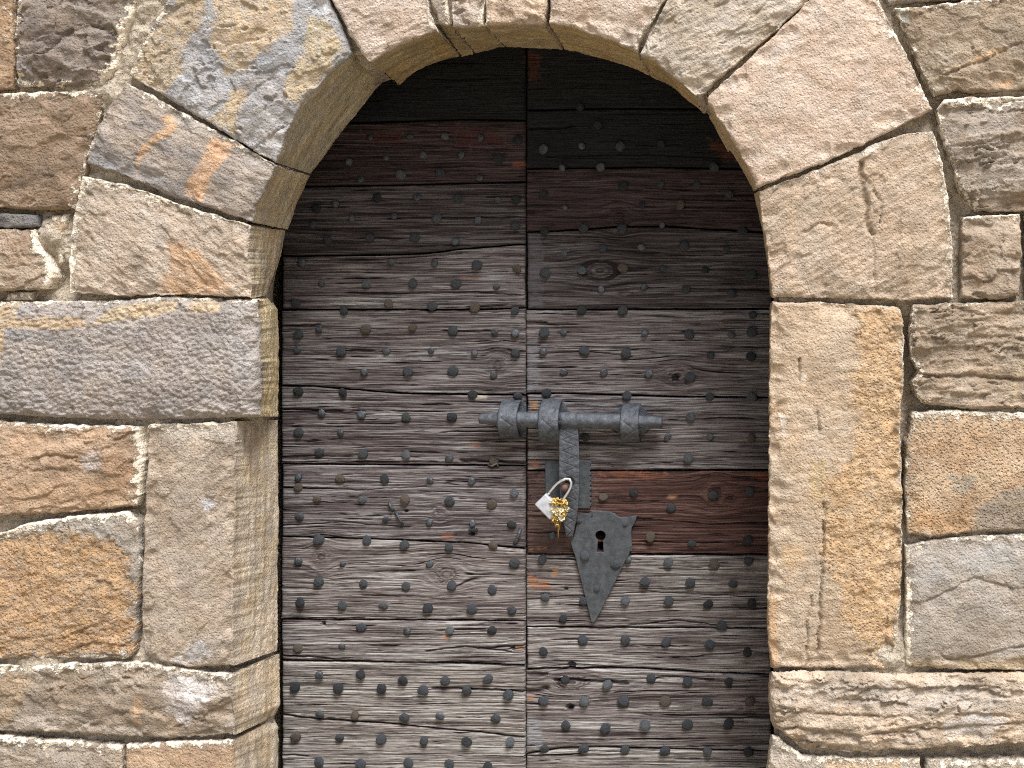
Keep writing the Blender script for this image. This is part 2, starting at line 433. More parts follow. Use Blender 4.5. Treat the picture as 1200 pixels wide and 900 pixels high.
def relief_fn(style, seed, amp=1.0, ang=0.0, rough_poly=None, grooves=()):
    amp = amp * dict(layer=.62, tooled=.8, chisel=.75, cleft=.85, smooth=.8, rough=.8)[style]
    def f(X, Z, e):
        x, z = rot2(X, Z, ang)
        y = -0.010 * amp * (1 - np.exp(-e / 0.05))
        y = y - 0.006 * amp * fbm(x * 7, z * 7, seed, 3)
        if style == 'cleft':
            sg = 1 if math.sin(seed * 7.7) > -.2 else -1
            q = sg * z * 13 + x * 2.2 + 1.9 * fbm(x * 4.5, z * 6.5, seed + 5, 4, 0.55) + 0.22 * fbm(x * 32, z * 40, seed, 3)
            fr = q - np.floor(q)
            k = 0.35 + 0.65 * sstep(-.3, .4, fbm(x * 7, z * 9, seed + 14, 3))
            y = y - amp * 0.0105 * k * (fr - sstep(0.93, 1.0, fr))
            q = fbm(x * 5.2, z * 9, seed + 35, 5, 0.55) * 2.6 + 0.2 * fbm(x * 30, z * 40, seed, 3)
            fl = np.floor(q); fr = q - fl
            y = y - amp * 0.0055 * (fl + sstep(0.91, 1.0, fr) + 0.3 * fr)
            y = y - amp * 0.0036 * fbm(x * 30, z * 42, seed + 8, 5, 0.66)
        elif style == 'layer':
            q = z * 23 + 2.4 * fbm(x * 5.5, z * 13, seed + 5, 5, 0.6) + 0.25 * fbm(x * 30, z * 60, seed, 3)
            fr = q - np.floor(q)
            k = 1.5 * sstep(-.3, .5, fbm(x * 8, z * 14, seed + 14, 4))
            y = y - amp * 0.0105 * k * (fr - sstep(0.90, 1.0, fr))
            q = fbm(x * 2.4, z * 14, seed + 35, 5, 0.55) * 2.8 + 0.25 * fbm(x * 30, z * 60, seed, 3)
            fl = np.floor(q); fr = q - fl
            y = y - amp * 0.0065 * (fl + sstep(0.88, 1.0, fr) + 0.3 * fr)
            y = y - amp * 0.0032 * fbm(x * 26, z * 60, seed + 8, 5, 0.66)
        elif style == 'tooled':
            d = cells(x * 85 + 0.8 * perlin(x * 40, z * 40, seed), z * 115, seed)
            y = y - amp * 0.0068 * (1 - d) - amp * 0.0026 * fbm(x * 40, z * 45, seed, 4, 0.6)
        elif style == 'chisel':
            g = perlin(x * 26, z * 95, seed + 2) + 0.6 * perlin(x * 50, z * 170, seed + 4)
            q = fbm(x * 6, z * 9, seed + 5, 4) * 2.2; fl = np.floor(q); fr = q - fl
            y = y - amp * 0.0024 * g - amp * 0.0035 * (fl + sstep(0.92, 1, fr)) - amp * 0.002 * fbm(x * 45, z * 45, seed, 4, 0.6)
        elif style == 'smooth':
            g = perlin(x * 22, z * 70, seed + 2)
            y = y - amp * 0.0014 * g - amp * 0.0026 * fbm(x * 34, z * 34, seed, 5, 0.62)
        elif style == 'rough':
            d = cells(x * 95, z * 95, seed); d2 = cells(x * 190, z * 190, seed + 3)
            y = y - amp * 0.006 * fbm(x * 48, z * 52, seed, 5, 0.8) - amp * .004 * fbm(x * 15, z * 15, seed + 3, 3) + amp * 0.0014 * sstep(0.45, 0.1, d) * sstep(-.1, .3, fbm(x * 12, z * 12, seed, 2))
        sc = cells(x * 15 + .4 * perlin(x * 30, z * 30, seed), z * 19, seed + 2)          # shell-shaped chips struck off near the edges
        y = y + 0.0085 * min(amp, 1) * np.clip(1 - (sc / 0.42) ** 2, 0, 1) * sstep(0.06, 0.012, e)
        if rough_poly is not None:
            px = np.stack([X / MM + 600, GROUND_PX - Z / MM], 1)
            w = blotch(px, rough_poly, 13, 3, seed)
            d = cells(X * 90, Z * 90, seed); d2 = cells(X * 180, Z * 180, seed + 3)
            y = y + w * (0.003 - 0.0052 * fbm(X * 46, Z * 50, seed, 5, 0.82) - 0.0055 * fbm(X * 14, Z * 14, seed + 4, 3) + 0.0014 * sstep(0.45, 0.1, d) * sstep(-.1, .3, fbm(X * 12, Z * 12, seed, 2)))
        px = None
        for g in grooves:                                   # (polyline in pixels, half width px, depth m)
            if px is None: px = np.stack([X / MM + 600, GROUND_PX - Z / MM], 1)
            gp = np.asarray(g[0], float)
            q = px + np.stack([3.2 * fbm(px[:, 0] / 16, px[:, 1] / 16, seed, 4, .6), 3.2 * fbm(px[:, 0] / 16, px[:, 1] / 16, seed + 50, 4, .6)], 1)
            d = seg_dist(q, gp); wd = g[1] * np.clip(1 + 0.9 * fbm(px[:, 0] / 20, px[:, 1] / 20, seed + 7, 3), .3, 2)
            k = g[2] * np.clip(1 + 0.8 * fbm(px[:, 0] / 18, px[:, 1] / 18, seed + 9, 3), .1, 1.6)
            if np.ptp(gp[:, 0]) > np.ptp(gp[:, 1]):          # bedding cracks: the stone below has spalled back from the crack
                o_ = np.argsort(gp[:, 0]); below = q[:, 1] > np.interp(q[:, 0], gp[o_, 0], gp[o_, 1])
                y = y + k * np.where(below, 0.75 * np.exp(-d / (wd * 4.5)) + .25 * np.exp(-(d / wd) ** 2), np.exp(-(d / (wd * .7)) ** 2))
            else: y = y + k * np.exp(-(d / wd) ** 2)
        return y
    return f

ALB = 0.82
def stc(c, d=0.36):
    q = lin(c); g = q @ np.array([0.3, 0.6, 0.1])
    return (q * (1 - d) + g * d) * np.array([0.985, 1.004, 1.04])
SEED = [1.0]
def stone(name, parent, T, B, L=(), R_=(), c1=(180, 155, 125), c2=None, style='smooth', amp=1.0, ang=0.0, off=0.0, lime=(0.35, 0.35, 0.35, 0.35), limew=14.0,
          patches=(), limes=(), rough_poly=None, rough_col=(200, 152, 92), grooves=(), round_r=0.0075, inner=None, back=None, at=0.25, cin=(178, 156, 112), label=None,
          res=0.0028, depth=0.09, ledge=0.0012, pit=0.25, mottle=1.0):
    SEED[0] += 1.37; sd = SEED[0] * 3.1
    c2 = c2 or tuple(int(x * 0.88) for x in c1)
    sk = {'*': dict(back=depth, rows=5, amp=0.004)}
    if inner:
        q = UA(back, at)
        sk[inner] = dict(back=back, at=at, rows=44, amp=0.005 if inner == 'B' else .0038, ledge=ledge if inner == 'B' else ledge * .5, inner=True, ret=0.10)
        order = 'TRBL'; i = order.index(inner)
        pv, nx = order[i - 1], order[(i + 1) % 4]
        first, last = (q[0], q[-1]) if inner in 'TR' else (q[-1], q[0])
        sk[pv] = dict(back=at, rows=14, amp=0.003, c1=first); sk[nx] = dict(back=at, rows=14, amp=0.003, c0=last)
    V, F, info = patch(T, B, L, R_, off, res, relief_fn(style, sd, amp, ang, rough_poly, grooves), round_r, sk, 0.0034, sd)
    n = len(V)
    # albedo: its own mottling, stains and crusts, in wall pixels
    kk = (DC + off) / DC
    px = np.stack([V[:, 0] / MM + 600, GROUND_PX - V[:, 2] / MM], 1)
    a1, a2 = stc(c1) * ALB, stc(c2) * ALB
    mm = sstep(-0.25, 0.35, fbm(V[:, 0] * 9, V[:, 2] * 12, V[:, 1] * 9 + sd, 5, 0.62) * mottle)
    col = a1[None] * (1 - mm[:, None]) + a2[None] * mm[:, None]
    col = col * (1 + 0.14 * fbm(V[:, 0] * 50, V[:, 2] * 50, V[:, 1] * 50 + sd, 4, 0.7))[:, None]
    pt = np.full(n, pit)
    if rough_poly is not None:
        w = blotch(px, rough_poly, 13, 3, sd)[:, None]
        vv = (1.04 + 0.5 * fbm(V[:, 0] * 70, V[:, 2] * 70, sd + 3, 5, 0.75))[:, None] * (1 + np.array([[.05, 0, -.12]]) * fbm(V[:, 0] * 16, V[:, 2] * 16, sd + 8, 3)[:, None])
        col = col * (1 - w) + w * (stc(rough_col, .36) * np.array([.98, 1.01, .95]))[None] * ALB * vv; pt = pt + 0.25 * w[:, 0]
    for p in patches:
        w = blotch(px, p[0], p[2] if len(p) > 2 else 5, p[3] if len(p) > 3 else 1.5, sd + 11)[:, None] * (p[4] if len(p) > 4 else 1.0)
        vv = (1 + 0.16 * fbm(V[:, 0] * 60, V[:, 2] * 60, sd + 5, 4, 0.7))[:, None]
        col = col * (1 - w) + w * (stc(p[1], .38) * (np.array([.98, 1.01, .97]) if p[1][0] > p[1][2] + 40 else 1))[None] * ALB * vv
    inn = info['side'] > 0.75
    if inn.any():
        ci = stc(cin, .28)[None] * ALB  # reveal and soffit tone partly carries bounced light put into the colour
        w = sstep(-0.10, 0.12, info['depth'] + 0.08 * fbm(V[:, 0] * 20, V[:, 2] * 20, V[:, 1] * 20, 4))[:, None] * inn[:, None]
        st = fbm(px[:, 0] / 60, V[:, 1] * 40, px[:, 1] / 60 + sd, 4, 0.65)
        ci = ci * (1 + 0.46 * st)[:, None] * (np.array([[1.0, 1.0, 1.0]]) + np.array([[0.0, -0.05, -0.16]]) * sstep(-0.2, 0.4, fbm(px[:, 0] / 40, V[:, 1] * 12, px[:, 1] / 40 - sd, 3))[:, None])
        col = col * (1 - w) + ci * w
    # lime along the edges, side by side
    lm = np.zeros(n)
    quad = [np.asarray(T, float), np.vstack([[T[-1]], *( [R_] if len(R_) else []), [B[-1]]]).astype(float), np.asarray(B, float), np.vstack([[T[0]], *( [L] if len(L) else []), [B[0]]]).astype(float)]
    for k, s in zip(range(4), lime):
        if s <= 0: continue
        d = seg_dist(px, quad[k])
        lm = np.maximum(lm, s * np.exp(-(d / (limew * 1.45)) ** 1.3))
    for p in limes:
        d = seg_dist(px, p[0], True); d = np.where(inside(px, p[0]), d, -d)
        lm = np.maximum(lm, p[1] * sstep(-8, 6, d))
    lm = np.where(inn, lm * 0.4, lm)
    g0 = dict(smooth=.35, chisel=.55, tooled=.5, cleft=.4, layer=.5, rough=.9).get(style, .5)
    gr = g0 * np.clip(1 + 1.3 * fbm(V[:, 0] * 11, V[:, 2] * 11, sd + 31, 3), .15, 2.2)
    if rough_poly is not None: gr = gr + w[:, 0] * .6 if not patches else gr
    col = col * (1 - 0.35 * sstep(0.30, 0.55, fbm(V[:, 0] * 130, V[:, 2] * 130, V[:, 1] * 130 + sd, 3, 0.6)) * sstep(-.1, .4, fbm(V[:, 0] * 8, V[:, 2] * 8, sd + 2, 3)))[:, None]   # dark mineral and soot specks
    ob = mesh_np(name, V, F, M_STONE, parent, True, dict(tint=np.clip(col, 0.01, 0.9), lime=lm, pit=pt, grit=gr))
    if label: ob['label'] = label
    return ob

wall = thing('stone_wall', 'old wall of large rough sandstone blocks with crumbling lime joints around the arched doorway', 'wall', (0, 0, 0))
arch = thing('stone_archway', 'round archway of wedge shaped sandstone blocks framing the studded wooden door', 'archway', (0, 0, 0))

HI, MD, LO = (0.62, 0.45, 0.4, 0.45), (0.42, 0.3, 0.3, 0.3), (0.2, 0.15, 0.12, 0.15)
# ------------------------------------------------------------------ wall blocks left of the arch (T: top edge, B: bottom edge, left to right, wall pixels)
SB = 'stone_block'
stone(SB, wall, [(-120, -42), (-20, -44), (12, -40)], [(-120, 102), (0, 104), (14, 103)], [(-122, 30)], [(13, 20), (15, 70)], (188, 150, 102), (165, 128, 86), 'cleft', .6, lime=HI)
stone(SB, wall, [(20, -44), (90, -46), (172, -42)], [(19, 100), (60, 102), (122, 100)], [(18, 30)], [(158, 5), (143, 45), (134, 80)], (152, 136, 120), (130, 114, 100), 'cleft', 1.25, 8, lime=(.5, .75, .55, .6), limew=12,
      patches=[([(20, 60), (50, 95), (60, 101), (20, 101)], (150, 142, 138))], limes=[([(90, 2), (95, 2), (95, 22), (90, 20)], .62), ([(20, 70), (27, 70), (28, 98), (21, 98)], .5)],
      grooves=[([(80, 40), (100, 33), (130, 33), (136, 38)], 3.0, .009), ([(55, 62), (80, 42)], 1.6, .006)])
stone(SB, wall, [(-130, 108), (0, 109), (60, 107), (120, 106)], [(-130, 243), (0, 243), (45, 246), (86, 246)], [(-132, 170)], [(116, 140), (104, 175), (96, 205), (88, 240)], (162, 132, 98), (136, 110, 80), 'cleft', .75, 18, lime=(.66, .55, .25, .2), limew=10)
stone(SB, wall, [(-70, 251), (0, 250), (43, 252)], [(-70, 267), (0, 267), (42, 266)], [], [], (124, 122, 122), (100, 98, 100), 'cleft', .35, round_r=.006, lime=LO, label='thin dark grey slab wedged under a brown block')
stone(SB, wall, [(-100, 270), (0, 269), (40, 269)], [(-100, 340), (0, 341), (56, 338)], [], [(44, 288), (56, 305), (62, 325)], (180, 154, 122), (158, 132, 102), 'cleft', .6, lime=(.45, .75, .4, .2), limew=9)
stone(SB, wall, [(58, 252), (79, 250)], [(62, 286), (75, 284)], [(60, 270)], [(77, 270)], (216, 184, 140), (190, 160, 125), 'rough', .8, off=.012, round_r=.012, lime=(.7, .6, .6, .6), label='small pale rubble piece packed into the joint')
stone(SB, wall, [(64, 288), (74, 287)], [(67, 310), (73, 308)], [], [], (206, 184, 152), None, 'rough', .7, off=.016, round_r=.008, lime=(.6, .6, .6, .6))
stone(SB, wall, [(8, 343), (38, 342)], [(6, 352), (38, 352)], [], [], (190, 170, 145), None, 'cleft', .3, off=.012, round_r=.006, lime=HI)
stone(SB, wall, [(-140, 494), (0, 495), (60, 498), (164, 500)], [(-140, 606), (0, 605), (100, 599), (158, 593)], [(-142, 550)], [(166, 540), (163, 580)], (192, 155, 112), (168, 132, 92), 'cleft', .7, 4, lime=(.62, .72, .3, .3), limew=11,
      patches=[([(10, 565), (140, 560), (150, 590), (0, 600)], (200, 150, 95), 12, 8, .6), ([(98, 530), (120, 530), (118, 550), (100, 552)], (190, 175, 165))], grooves=[([(45, 536), (65, 533), (90, 537)], 1.8, .006), ([(40, 552), (60, 549), (75, 550)], 1.5, .005)])
stone(SB, wall, [(-110, 630), (0, 625), (30, 614), (80, 606), (150, 600)], [(-110, 772), (0, 772), (150, 772)], [(-112, 700)], [(160, 616), (163, 660), (160, 700), (158, 740), (155, 765)], (172, 160, 142), (158, 146, 130), 'cleft', .5, lime=(.7, .45, .45, .3), limew=14,
      rough_poly=[(-120, 632), (0, 626), (60, 625), (120, 628), (138, 636), (150, 655), (156, 690), (155, 765), (-120, 775)], rough_col=(206, 152, 88), label='orange crumbling block with a pale skin along its top')
stone(SB, wall, [(-140, 862), (0, 863), (60, 868), (141, 874)], [(-140, 975), (143, 975)], [], [(143, 920)], (172, 154, 130), (152, 136, 116), 'cleft', .7, lime=HI)
# right of the arch
stone(SB, wall, [(1020, -60), (1330, -66)], [(1042, 4), (1090, 0), (1330, -14)], [], [], (180, 168, 154), (160, 148, 134), 'cleft', .6, lime=HI)
stone(SB, wall, [(1048, 10), (1100, 4), (1200, -6), (1325, -8)], [(1096, 111), (1112, 108), (1124, 104), (1136, 109), (1200, 104), (1325, 102)], [(1060, 36), (1075, 70), (1088, 98)], [(1328, 50)], (178, 156, 124), (158, 134, 102), 'cleft', .75, -6, lime=(.6, .3, .2, .55), limew=10,
      patches=[([(1160, 60), (1178, 56), (1178, 62), (1130, 76), (1120, 80)], (228, 176, 112), 2.5), ([(1166, 96), (1186, 95), (1186, 101), (1168, 102)], (230, 172, 110), 3), ([(1050, 10), (1068, 14), (1066, 26), (1056, 30)], (160, 158, 140), 3)],
      grooves=[([(1108, 88), (1126, 79), (1150, 72), (1178, 58), (1195, 50)], 1.6, .007), ([(1102, 94), (1112, 93)], 3, .008)])
stone(SB, wall, [(1106, 117), (1130, 114), (1200, 112), (1310, 112)], [(1143, 248), (1200, 248), (1310, 247)], [(1098, 128), (1103, 155), (1115, 190), (1128, 225)], [(1312, 180)], (172, 156, 136), (152, 130, 100), 'layer', 1.25, 6, lime=(.7, .3, .3, .6), limew=13,
      limes=[([(1150, 122), (1180, 120), (1176, 134), (1154, 134)], .6)])
stone(SB, wall, [(1128, 255), (1160, 252), (1196, 251)], [(1127, 349), (1170, 352), (1194, 346)], [(1127, 300)], [(1198, 300)], (188, 164, 134), (166, 142, 112), 'cleft', .9, lime=(.6, .4, .3, .3), limew=9)
stone(SB, wall, [(1203, 252), (1330, 250)], [(1203, 347), (1330, 346)], [], [], (176, 154, 126), None, 'cleft', .8, lime=HI)
stone(SB, wall, [(1070, 358), (1120, 355), (1200, 353), (1340, 352)], [(1080, 473), (1130, 479), (1200, 478), (1340, 478)], [(1067, 370), (1066, 392), (1069, 420), (1077, 435), (1069, 448), (1076, 466)], [(1342, 415)], (186, 162, 130), (164, 140, 108), 'layer', 1.2, 3, lime=(.45, .3, .3, .6), limew=11,
      grooves=[([(1067, 437), (1100, 441), (1150, 440), (1210, 446)], 2.0, .010), ([(1145, 395), (1180, 393), (1205, 399)], 1.6, .006)], patches=[([(1192, 425), (1197, 425), (1190, 478), (1187, 478)], (212, 182, 128), 1.5)])
stone(SB, wall, [(1070, 484), (1120, 481), (1200, 484), (1310, 484)], [(1064, 625), (1090, 630), (1130, 625), (1200, 621), (1310, 620)], [(1064, 510), (1061, 560), (1062, 605)], [(1312, 550)], (218, 180, 128), (200, 158, 104), 'rough', .55, lime=(.75, .3, .45, .55), limew=11, pit=.7,
      patches=[([(1145, 595), (1175, 575), (1210, 570), (1210, 622), (1140, 628)], (176, 160, 136), 4), ([(1072, 600), (1130, 602), (1130, 626), (1070, 622)], (206, 152, 88), 5), ([(1110, 555), (1140, 560), (1130, 580), (1115, 578)], (182, 166, 140), 5)])
stone(SB, wall, [(1061, 641), (1090, 634), (1140, 629), (1200, 627), (1330, 626)], [(1062, 781), (1120, 786), (1200, 785), (1330, 784)], [(1063, 700), (1060, 745)], [(1332, 700)], (178, 164, 146), (160, 146, 126), 'smooth', .9, lime=(.55, .3, .3, .7), limew=11,
      patches=[([(1064, 642), (1200, 630), (1200, 665), (1120, 670), (1066, 700)], (182, 176, 166), 9, 6, .8), ([(1062, 770), (1120, 776), (1210, 770), (1210, 788), (1062, 786)], (190, 160, 112), 6, 4)],
      grooves=[([(1095, 762), (1110, 774), (1150, 768), (1200, 756)], 1.8, .005), ([(1085, 705), (1115, 690), (1140, 676), (1185, 688)], 1.8, .005)])
stone(SB, wall, [(1085, 893), (1200, 891), (1330, 890)], [(1085, 975), (1330, 975)], [], [], (190, 174, 150), (170, 152, 130), 'cleft', .7, lime=HI)

# ------------------------------------------------------------------ arch: jamb blocks, bottom to top on the left, wedge stones, right jamb
VS, JB = 'wedge_stone', 'jamb_block'
stone(JB, arch, [(147, 874), (200, 870), (272, 869)], [(147, 985), (272, 985)], [(146, 920)], [(273, 920)], (202, 164, 116), (184, 146, 104), 'rough', .45, lime=(.66, .3, .2, .4), limew=9, inner='R', back=[(322, 843), (327, 852), (326, 985)], cin=(208, 190, 162))
stone(JB, arch, [(-150, 782), (0, 781), (60, 779), (140, 777), (180, 779), (230, 787), (270, 791)], [(-150, 857), (0, 858), (60, 858), (130, 862), (200, 866), (274, 862)], [(-152, 820)], [(272, 820), (274, 845)], (178, 160, 136), (152, 132, 106), 'cleft', .9, lime=(.66, .2, .35, .4), limew=12,
      inner='R', back=[(327, 766), (328, 800), (329, 826), (322, 839)], cin=(208, 190, 162),
      patches=[([(196, 790), (235, 788), (250, 800), (244, 822), (215, 848), (200, 835)], (214, 210, 208), 9, 4, .85), ([(160, 815), (170, 812), (165, 850), (150, 850)], (196, 152, 106), 5), ([(0, 790), (40, 785), (30, 820), (0, 850)], (186, 152, 112), 8, 5)])
stone(JB, arch, [(172, 498), (200, 497), (250, 496), (276, 495)], [(168, 768), (190, 776), (230, 783), (272, 780)], [(171, 560), (168, 620), (165, 700), (166, 740)], [(274, 600), (272, 700)], (186, 166, 140), (168, 148, 122), 'chisel', 1.0, 50, lime=(.62, .15, .3, .25), limew=14,
      inner='R', back=[(326, 492), (327, 600), (326, 680), (325, 762)], cin=(212, 194, 166),
      patches=[([(224, 755), (240, 748), (246, 768), (215, 778), (200, 775)], (218, 216, 216), 5, 3, .9), ([(236, 584), (252, 590), (250, 598), (240, 596)], (214, 216, 224), 3), ([(200, 500), (270, 498), (270, 520), (215, 516)], (200, 186, 166), 7, 5, .7)])
stone(JB, arch, [(-160, 354), (0, 354), (60, 353), (130, 352), (200, 347), (262, 350), (300, 351)], [(-160, 486), (0, 486), (60, 490), (150, 493), (230, 492), (300, 489)], [(-162, 420)], [(301, 380), (303, 430), (302, 470)], (176, 165, 156), (158, 148, 141), 'tooled', 1.15, lime=(.62, .35, .2, .2), limew=8, round_r=.022,
      inner='R', back=[(316, 349), (325, 362), (327, 400), (326, 488)], cin=(222, 200, 150), label='long pitted grey block',
      patches=[([(-160, 352), (20, 352), (22, 372), (95, 372), (105, 382), (60, 386), (10, 384), (8, 410), (0, 420), (-160, 420)], (212, 172, 118), 4), ([(108, 384), (130, 362), (172, 354), (210, 352), (206, 366), (170, 372), (130, 378)], (210, 176, 124), 4), ([(222, 352), (258, 352), (256, 366), (226, 366)], (214, 178, 128), 3.5),
               ([(270, 352), (296, 354), (300, 488), (280, 488)], (178, 172, 166), 5, 4, .7), ([(10, 385), (60, 388), (70, 398), (10, 396)], (150, 152, 156), 4, 3, .8)])
stone(VS, arch, [(97, 206), (147, 217), (213, 240), (292, 264)], [(80, 343), (150, 347), (220, 345), (294, 349)], [(86, 245), (80, 300)], [(290, 295), (293, 330)], (196, 174, 148), (174, 154, 128), 'chisel', 1.15, -40, lime=(.62, .2, .3, .72), limew=12,
      inner='R', back=[(335, 270), (330, 300), (322, 328), (317, 345)], cin=(212, 194, 160),
      patches=[([(196, 280), (215, 286), (240, 300), (268, 334), (266, 345), (182, 344), (186, 325), (200, 318)], (218, 162, 104), 5, 2.5), ([(170, 250), (190, 258), (200, 300), (188, 342), (170, 342)], (206, 190, 168), 7, 5, .6)])
stone(VS, arch, [(146, 97), (180, 113), (233, 143), (277, 167), (322, 194)], [(101, 191), (150, 208), (200, 230), (240, 242), (294, 260)], [(124, 128), (105, 168)], [(312, 216), (300, 240)], (178, 163, 146), (150, 140, 132), 'chisel', 1.0, -25, lime=(.6, .3, .2, .5), limew=10,
      inner='R', back=[(364, 206), (350, 236), (337, 269)], cin=(214, 198, 166), label='wedge stone with two orange streaks',
      patches=[([(190, 137), (200, 134), (210, 150), (200, 160), (180, 168), (168, 182), (160, 208), (156, 208), (158, 190), (166, 172), (180, 160), (196, 150)], (228, 168, 100), 2.2), ([(250, 160), (274, 168), (268, 182), (248, 206), (238, 236), (216, 229), (222, 212), (238, 188)], (230, 168, 108), 3),
               ([(103, 170), (140, 180), (210, 215), (215, 232), (102, 192)], (146, 144, 146), 8, 4, .8)])
stone(VS, arch, [(240, -80), (300, -92), (352, -80)], [(149, 87), (195, 115), (250, 147), (300, 178), (322, 190)], [(196, 0), (166, 50)], [(383, -4), (400, 30), (412, 62), (385, 86), (350, 123), (334, 155)], (182, 181, 181), (164, 164, 167), 'cleft', .95, 40, lime=(.3, .1, .35, .6), limew=13,
      inner='R', back=[(365, -74), (410, 10), (452, 92), (440, 106), (430, 118), (405, 150), (382, 181), (365, 204)], cin=(190, 178, 150), label='big blue grey wedge stone streaked with ochre',
      patches=[([(216, -20), (245, -20), (240, 20), (222, 50), (212, 90), (190, 112), (150, 88), (168, 50), (200, 10)], (200, 166, 118), 5), ([(255, -20), (345, -60), (345, 35), (325, 50), (285, 85), (260, 90), (266, 70), (248, 56), (255, 25)], (208, 172, 122), 6), ([(360, 15), (382, 22), (404, 60), (380, 85), (352, 118), (335, 118), (334, 98), (360, 60)], (206, 176, 126), 6),
               ([(270, 110), (292, 104), (284, 124), (278, 155), (262, 150), (240, 140), (262, 125)], (204, 172, 122), 5), ([(370, -5), (384, 0), (398, 22), (380, 15)], (220, 222, 226), 4)], grooves=[([(300, 172), (318, 160), (332, 144)], 1.5, .005), ([(246, 150), (300, 105), (335, 78)], 1.2, .003)])
stone(VS, arch, [(352, -90), (420, -104), (482, -104)], [(431, 73), (463, 54), (497, 40), (510, 34)], [(386, -4), (410, 42)], [(492, -40), (500, 8)], (214, 190, 166), (196, 172, 148), 'chisel', .9, 20, off=-.012, lime=(.3, .6, .4, .3), limew=8,
      inner='B', back=[(468, 100), (490, 83), (513, 73), (538, 65)], cin=(172, 150, 104))
stone(VS, arch, [(486, -90), (524, -92)], [(513, 26), (526, 29)], [(498, -30), (505, 6)], [(523, -20)], (186, 170, 146), (160, 146, 124), 'cleft', .9, off=.014, lime=(.6, .75, .3, .3), limew=8, inner='B', back=[(541, 66), (556, 62)], cin=(160, 140, 98))
stone(VS, arch, [(528, -100), (566, -100)], [(529, 30), (548, 32), (566, 29)], [(526, -20)], [(566, -30)], (212, 192, 174), (190, 172, 154), 'cleft', 1.1, lime=(.3, .75, .3, .2), limew=8, inner='B', back=[(558, 62), (575, 58), (592, 55)], cin=(166, 146, 102))
stone(VS, arch, [(570, -110), (642, -112)], [(569, 29), (600, 28), (636, 27)], [(569, -30)], [(641, -10), (639, 15)], (212, 184, 150), (192, 164, 132), 'cleft', .8, lime=(.3, .35, .2, .65), limew=7, inner='B', back=[(594, 56), (640, 57), (659, 59)], cin=(176, 156, 116))
stone(VS, arch, [(646, -112), (740, -110), (832, -100)], [(643, 26), (670, 32), (713, 45), (744, 58)], [(644, -20)], [(757, 34), (778, 0), (800, -40)], (216, 194, 172), (200, 174, 148), 'smooth', 1.2, lime=(.3, .55, .35, .3), limew=9, inner='B', back=[(663, 59), (680, 62), (713, 70), (740, 79), (761, 88)], cin=(184, 158, 106))
stone(VS, arch, [(838, -100), (930, -85), (990, -60)], [(749, 63), (768, 72), (784, 86), (800, 98), (813, 111)], [(804, -40), (782, 0)], [(945, 2), (900, 43), (850, 84), (822, 111)], (206, 190, 168), (184, 166, 138), 'chisel', 1.25, 30, lime=(.3, .4, .4, .4), limew=11, inner='B', back=[(763, 89), (785, 100), (810, 121), (824, 133)], cin=(186, 160, 108),
      grooves=[([(848, 50), (880, 22), (905, -2)], 1.3, .005)])
stone(VS, arch, [(958, -10), (1000, -24), (1026, -8)], [(887, 220), (920, 207), (970, 189), (1020, 165), (1060, 144), (1093, 128)], [(900, 48), (830, 112), (829, 119), (846, 144), (860, 168), (876, 196)], [(1044, 28), (1062, 62), (1075, 92)], (214, 188, 162), (202, 172, 142), 'smooth', 1.1, 18, off=-.006, lime=(.4, .6, .25, .3), limew=12,
      inner='L', back=[(900, 40), (834, 116), (831, 138), (848, 163), (865, 190), (883, 224)], cin=(200, 172, 124), label='large smooth pinkish wedge stone',
      patches=[([(842, 124), (844, 123), (880, 150), (905, 174), (934, 193), (930, 194), (902, 176), (876, 152)], (228, 204, 174), 1.0, 1.2, .9), ([(900, 60), (930, 30), (960, 0), (965, 20), (940, 50), (905, 75)], (222, 206, 190), 8, 5, .6)])
stone(VS, arch, [(888, 224), (920, 212), (970, 194), (1030, 166), (1060, 156), (1094, 153)], [(905, 348), (1000, 351), (1060, 352), (1116, 349)], [(893, 258), (900, 300)], [(1104, 190), (1112, 230), (1117, 300)], (204, 176, 142), (186, 160, 126), 'chisel', 1.0, 35, lime=(.45, .6, .2, .15), limew=11,
      inner='L', back=[(884, 227), (894, 270), (900, 310), (903, 347)], cin=(200, 172, 124), patches=[([(1010, 170), (1035, 165), (1030, 178), (1012, 182)], (216, 208, 198), 5, 3, .8)],
      grooves=[([(1009, 192), (1008, 215), (1014, 240), (1016, 262), (1022, 275)], 3.2, .012), ([(1012, 205), (1032, 236), (1030, 262)], 1.2, .005), ([(1022, 275), (1026, 345)], 1.6, .004), ([(948, 270), (960, 262), (975, 264)], 2, .005)])
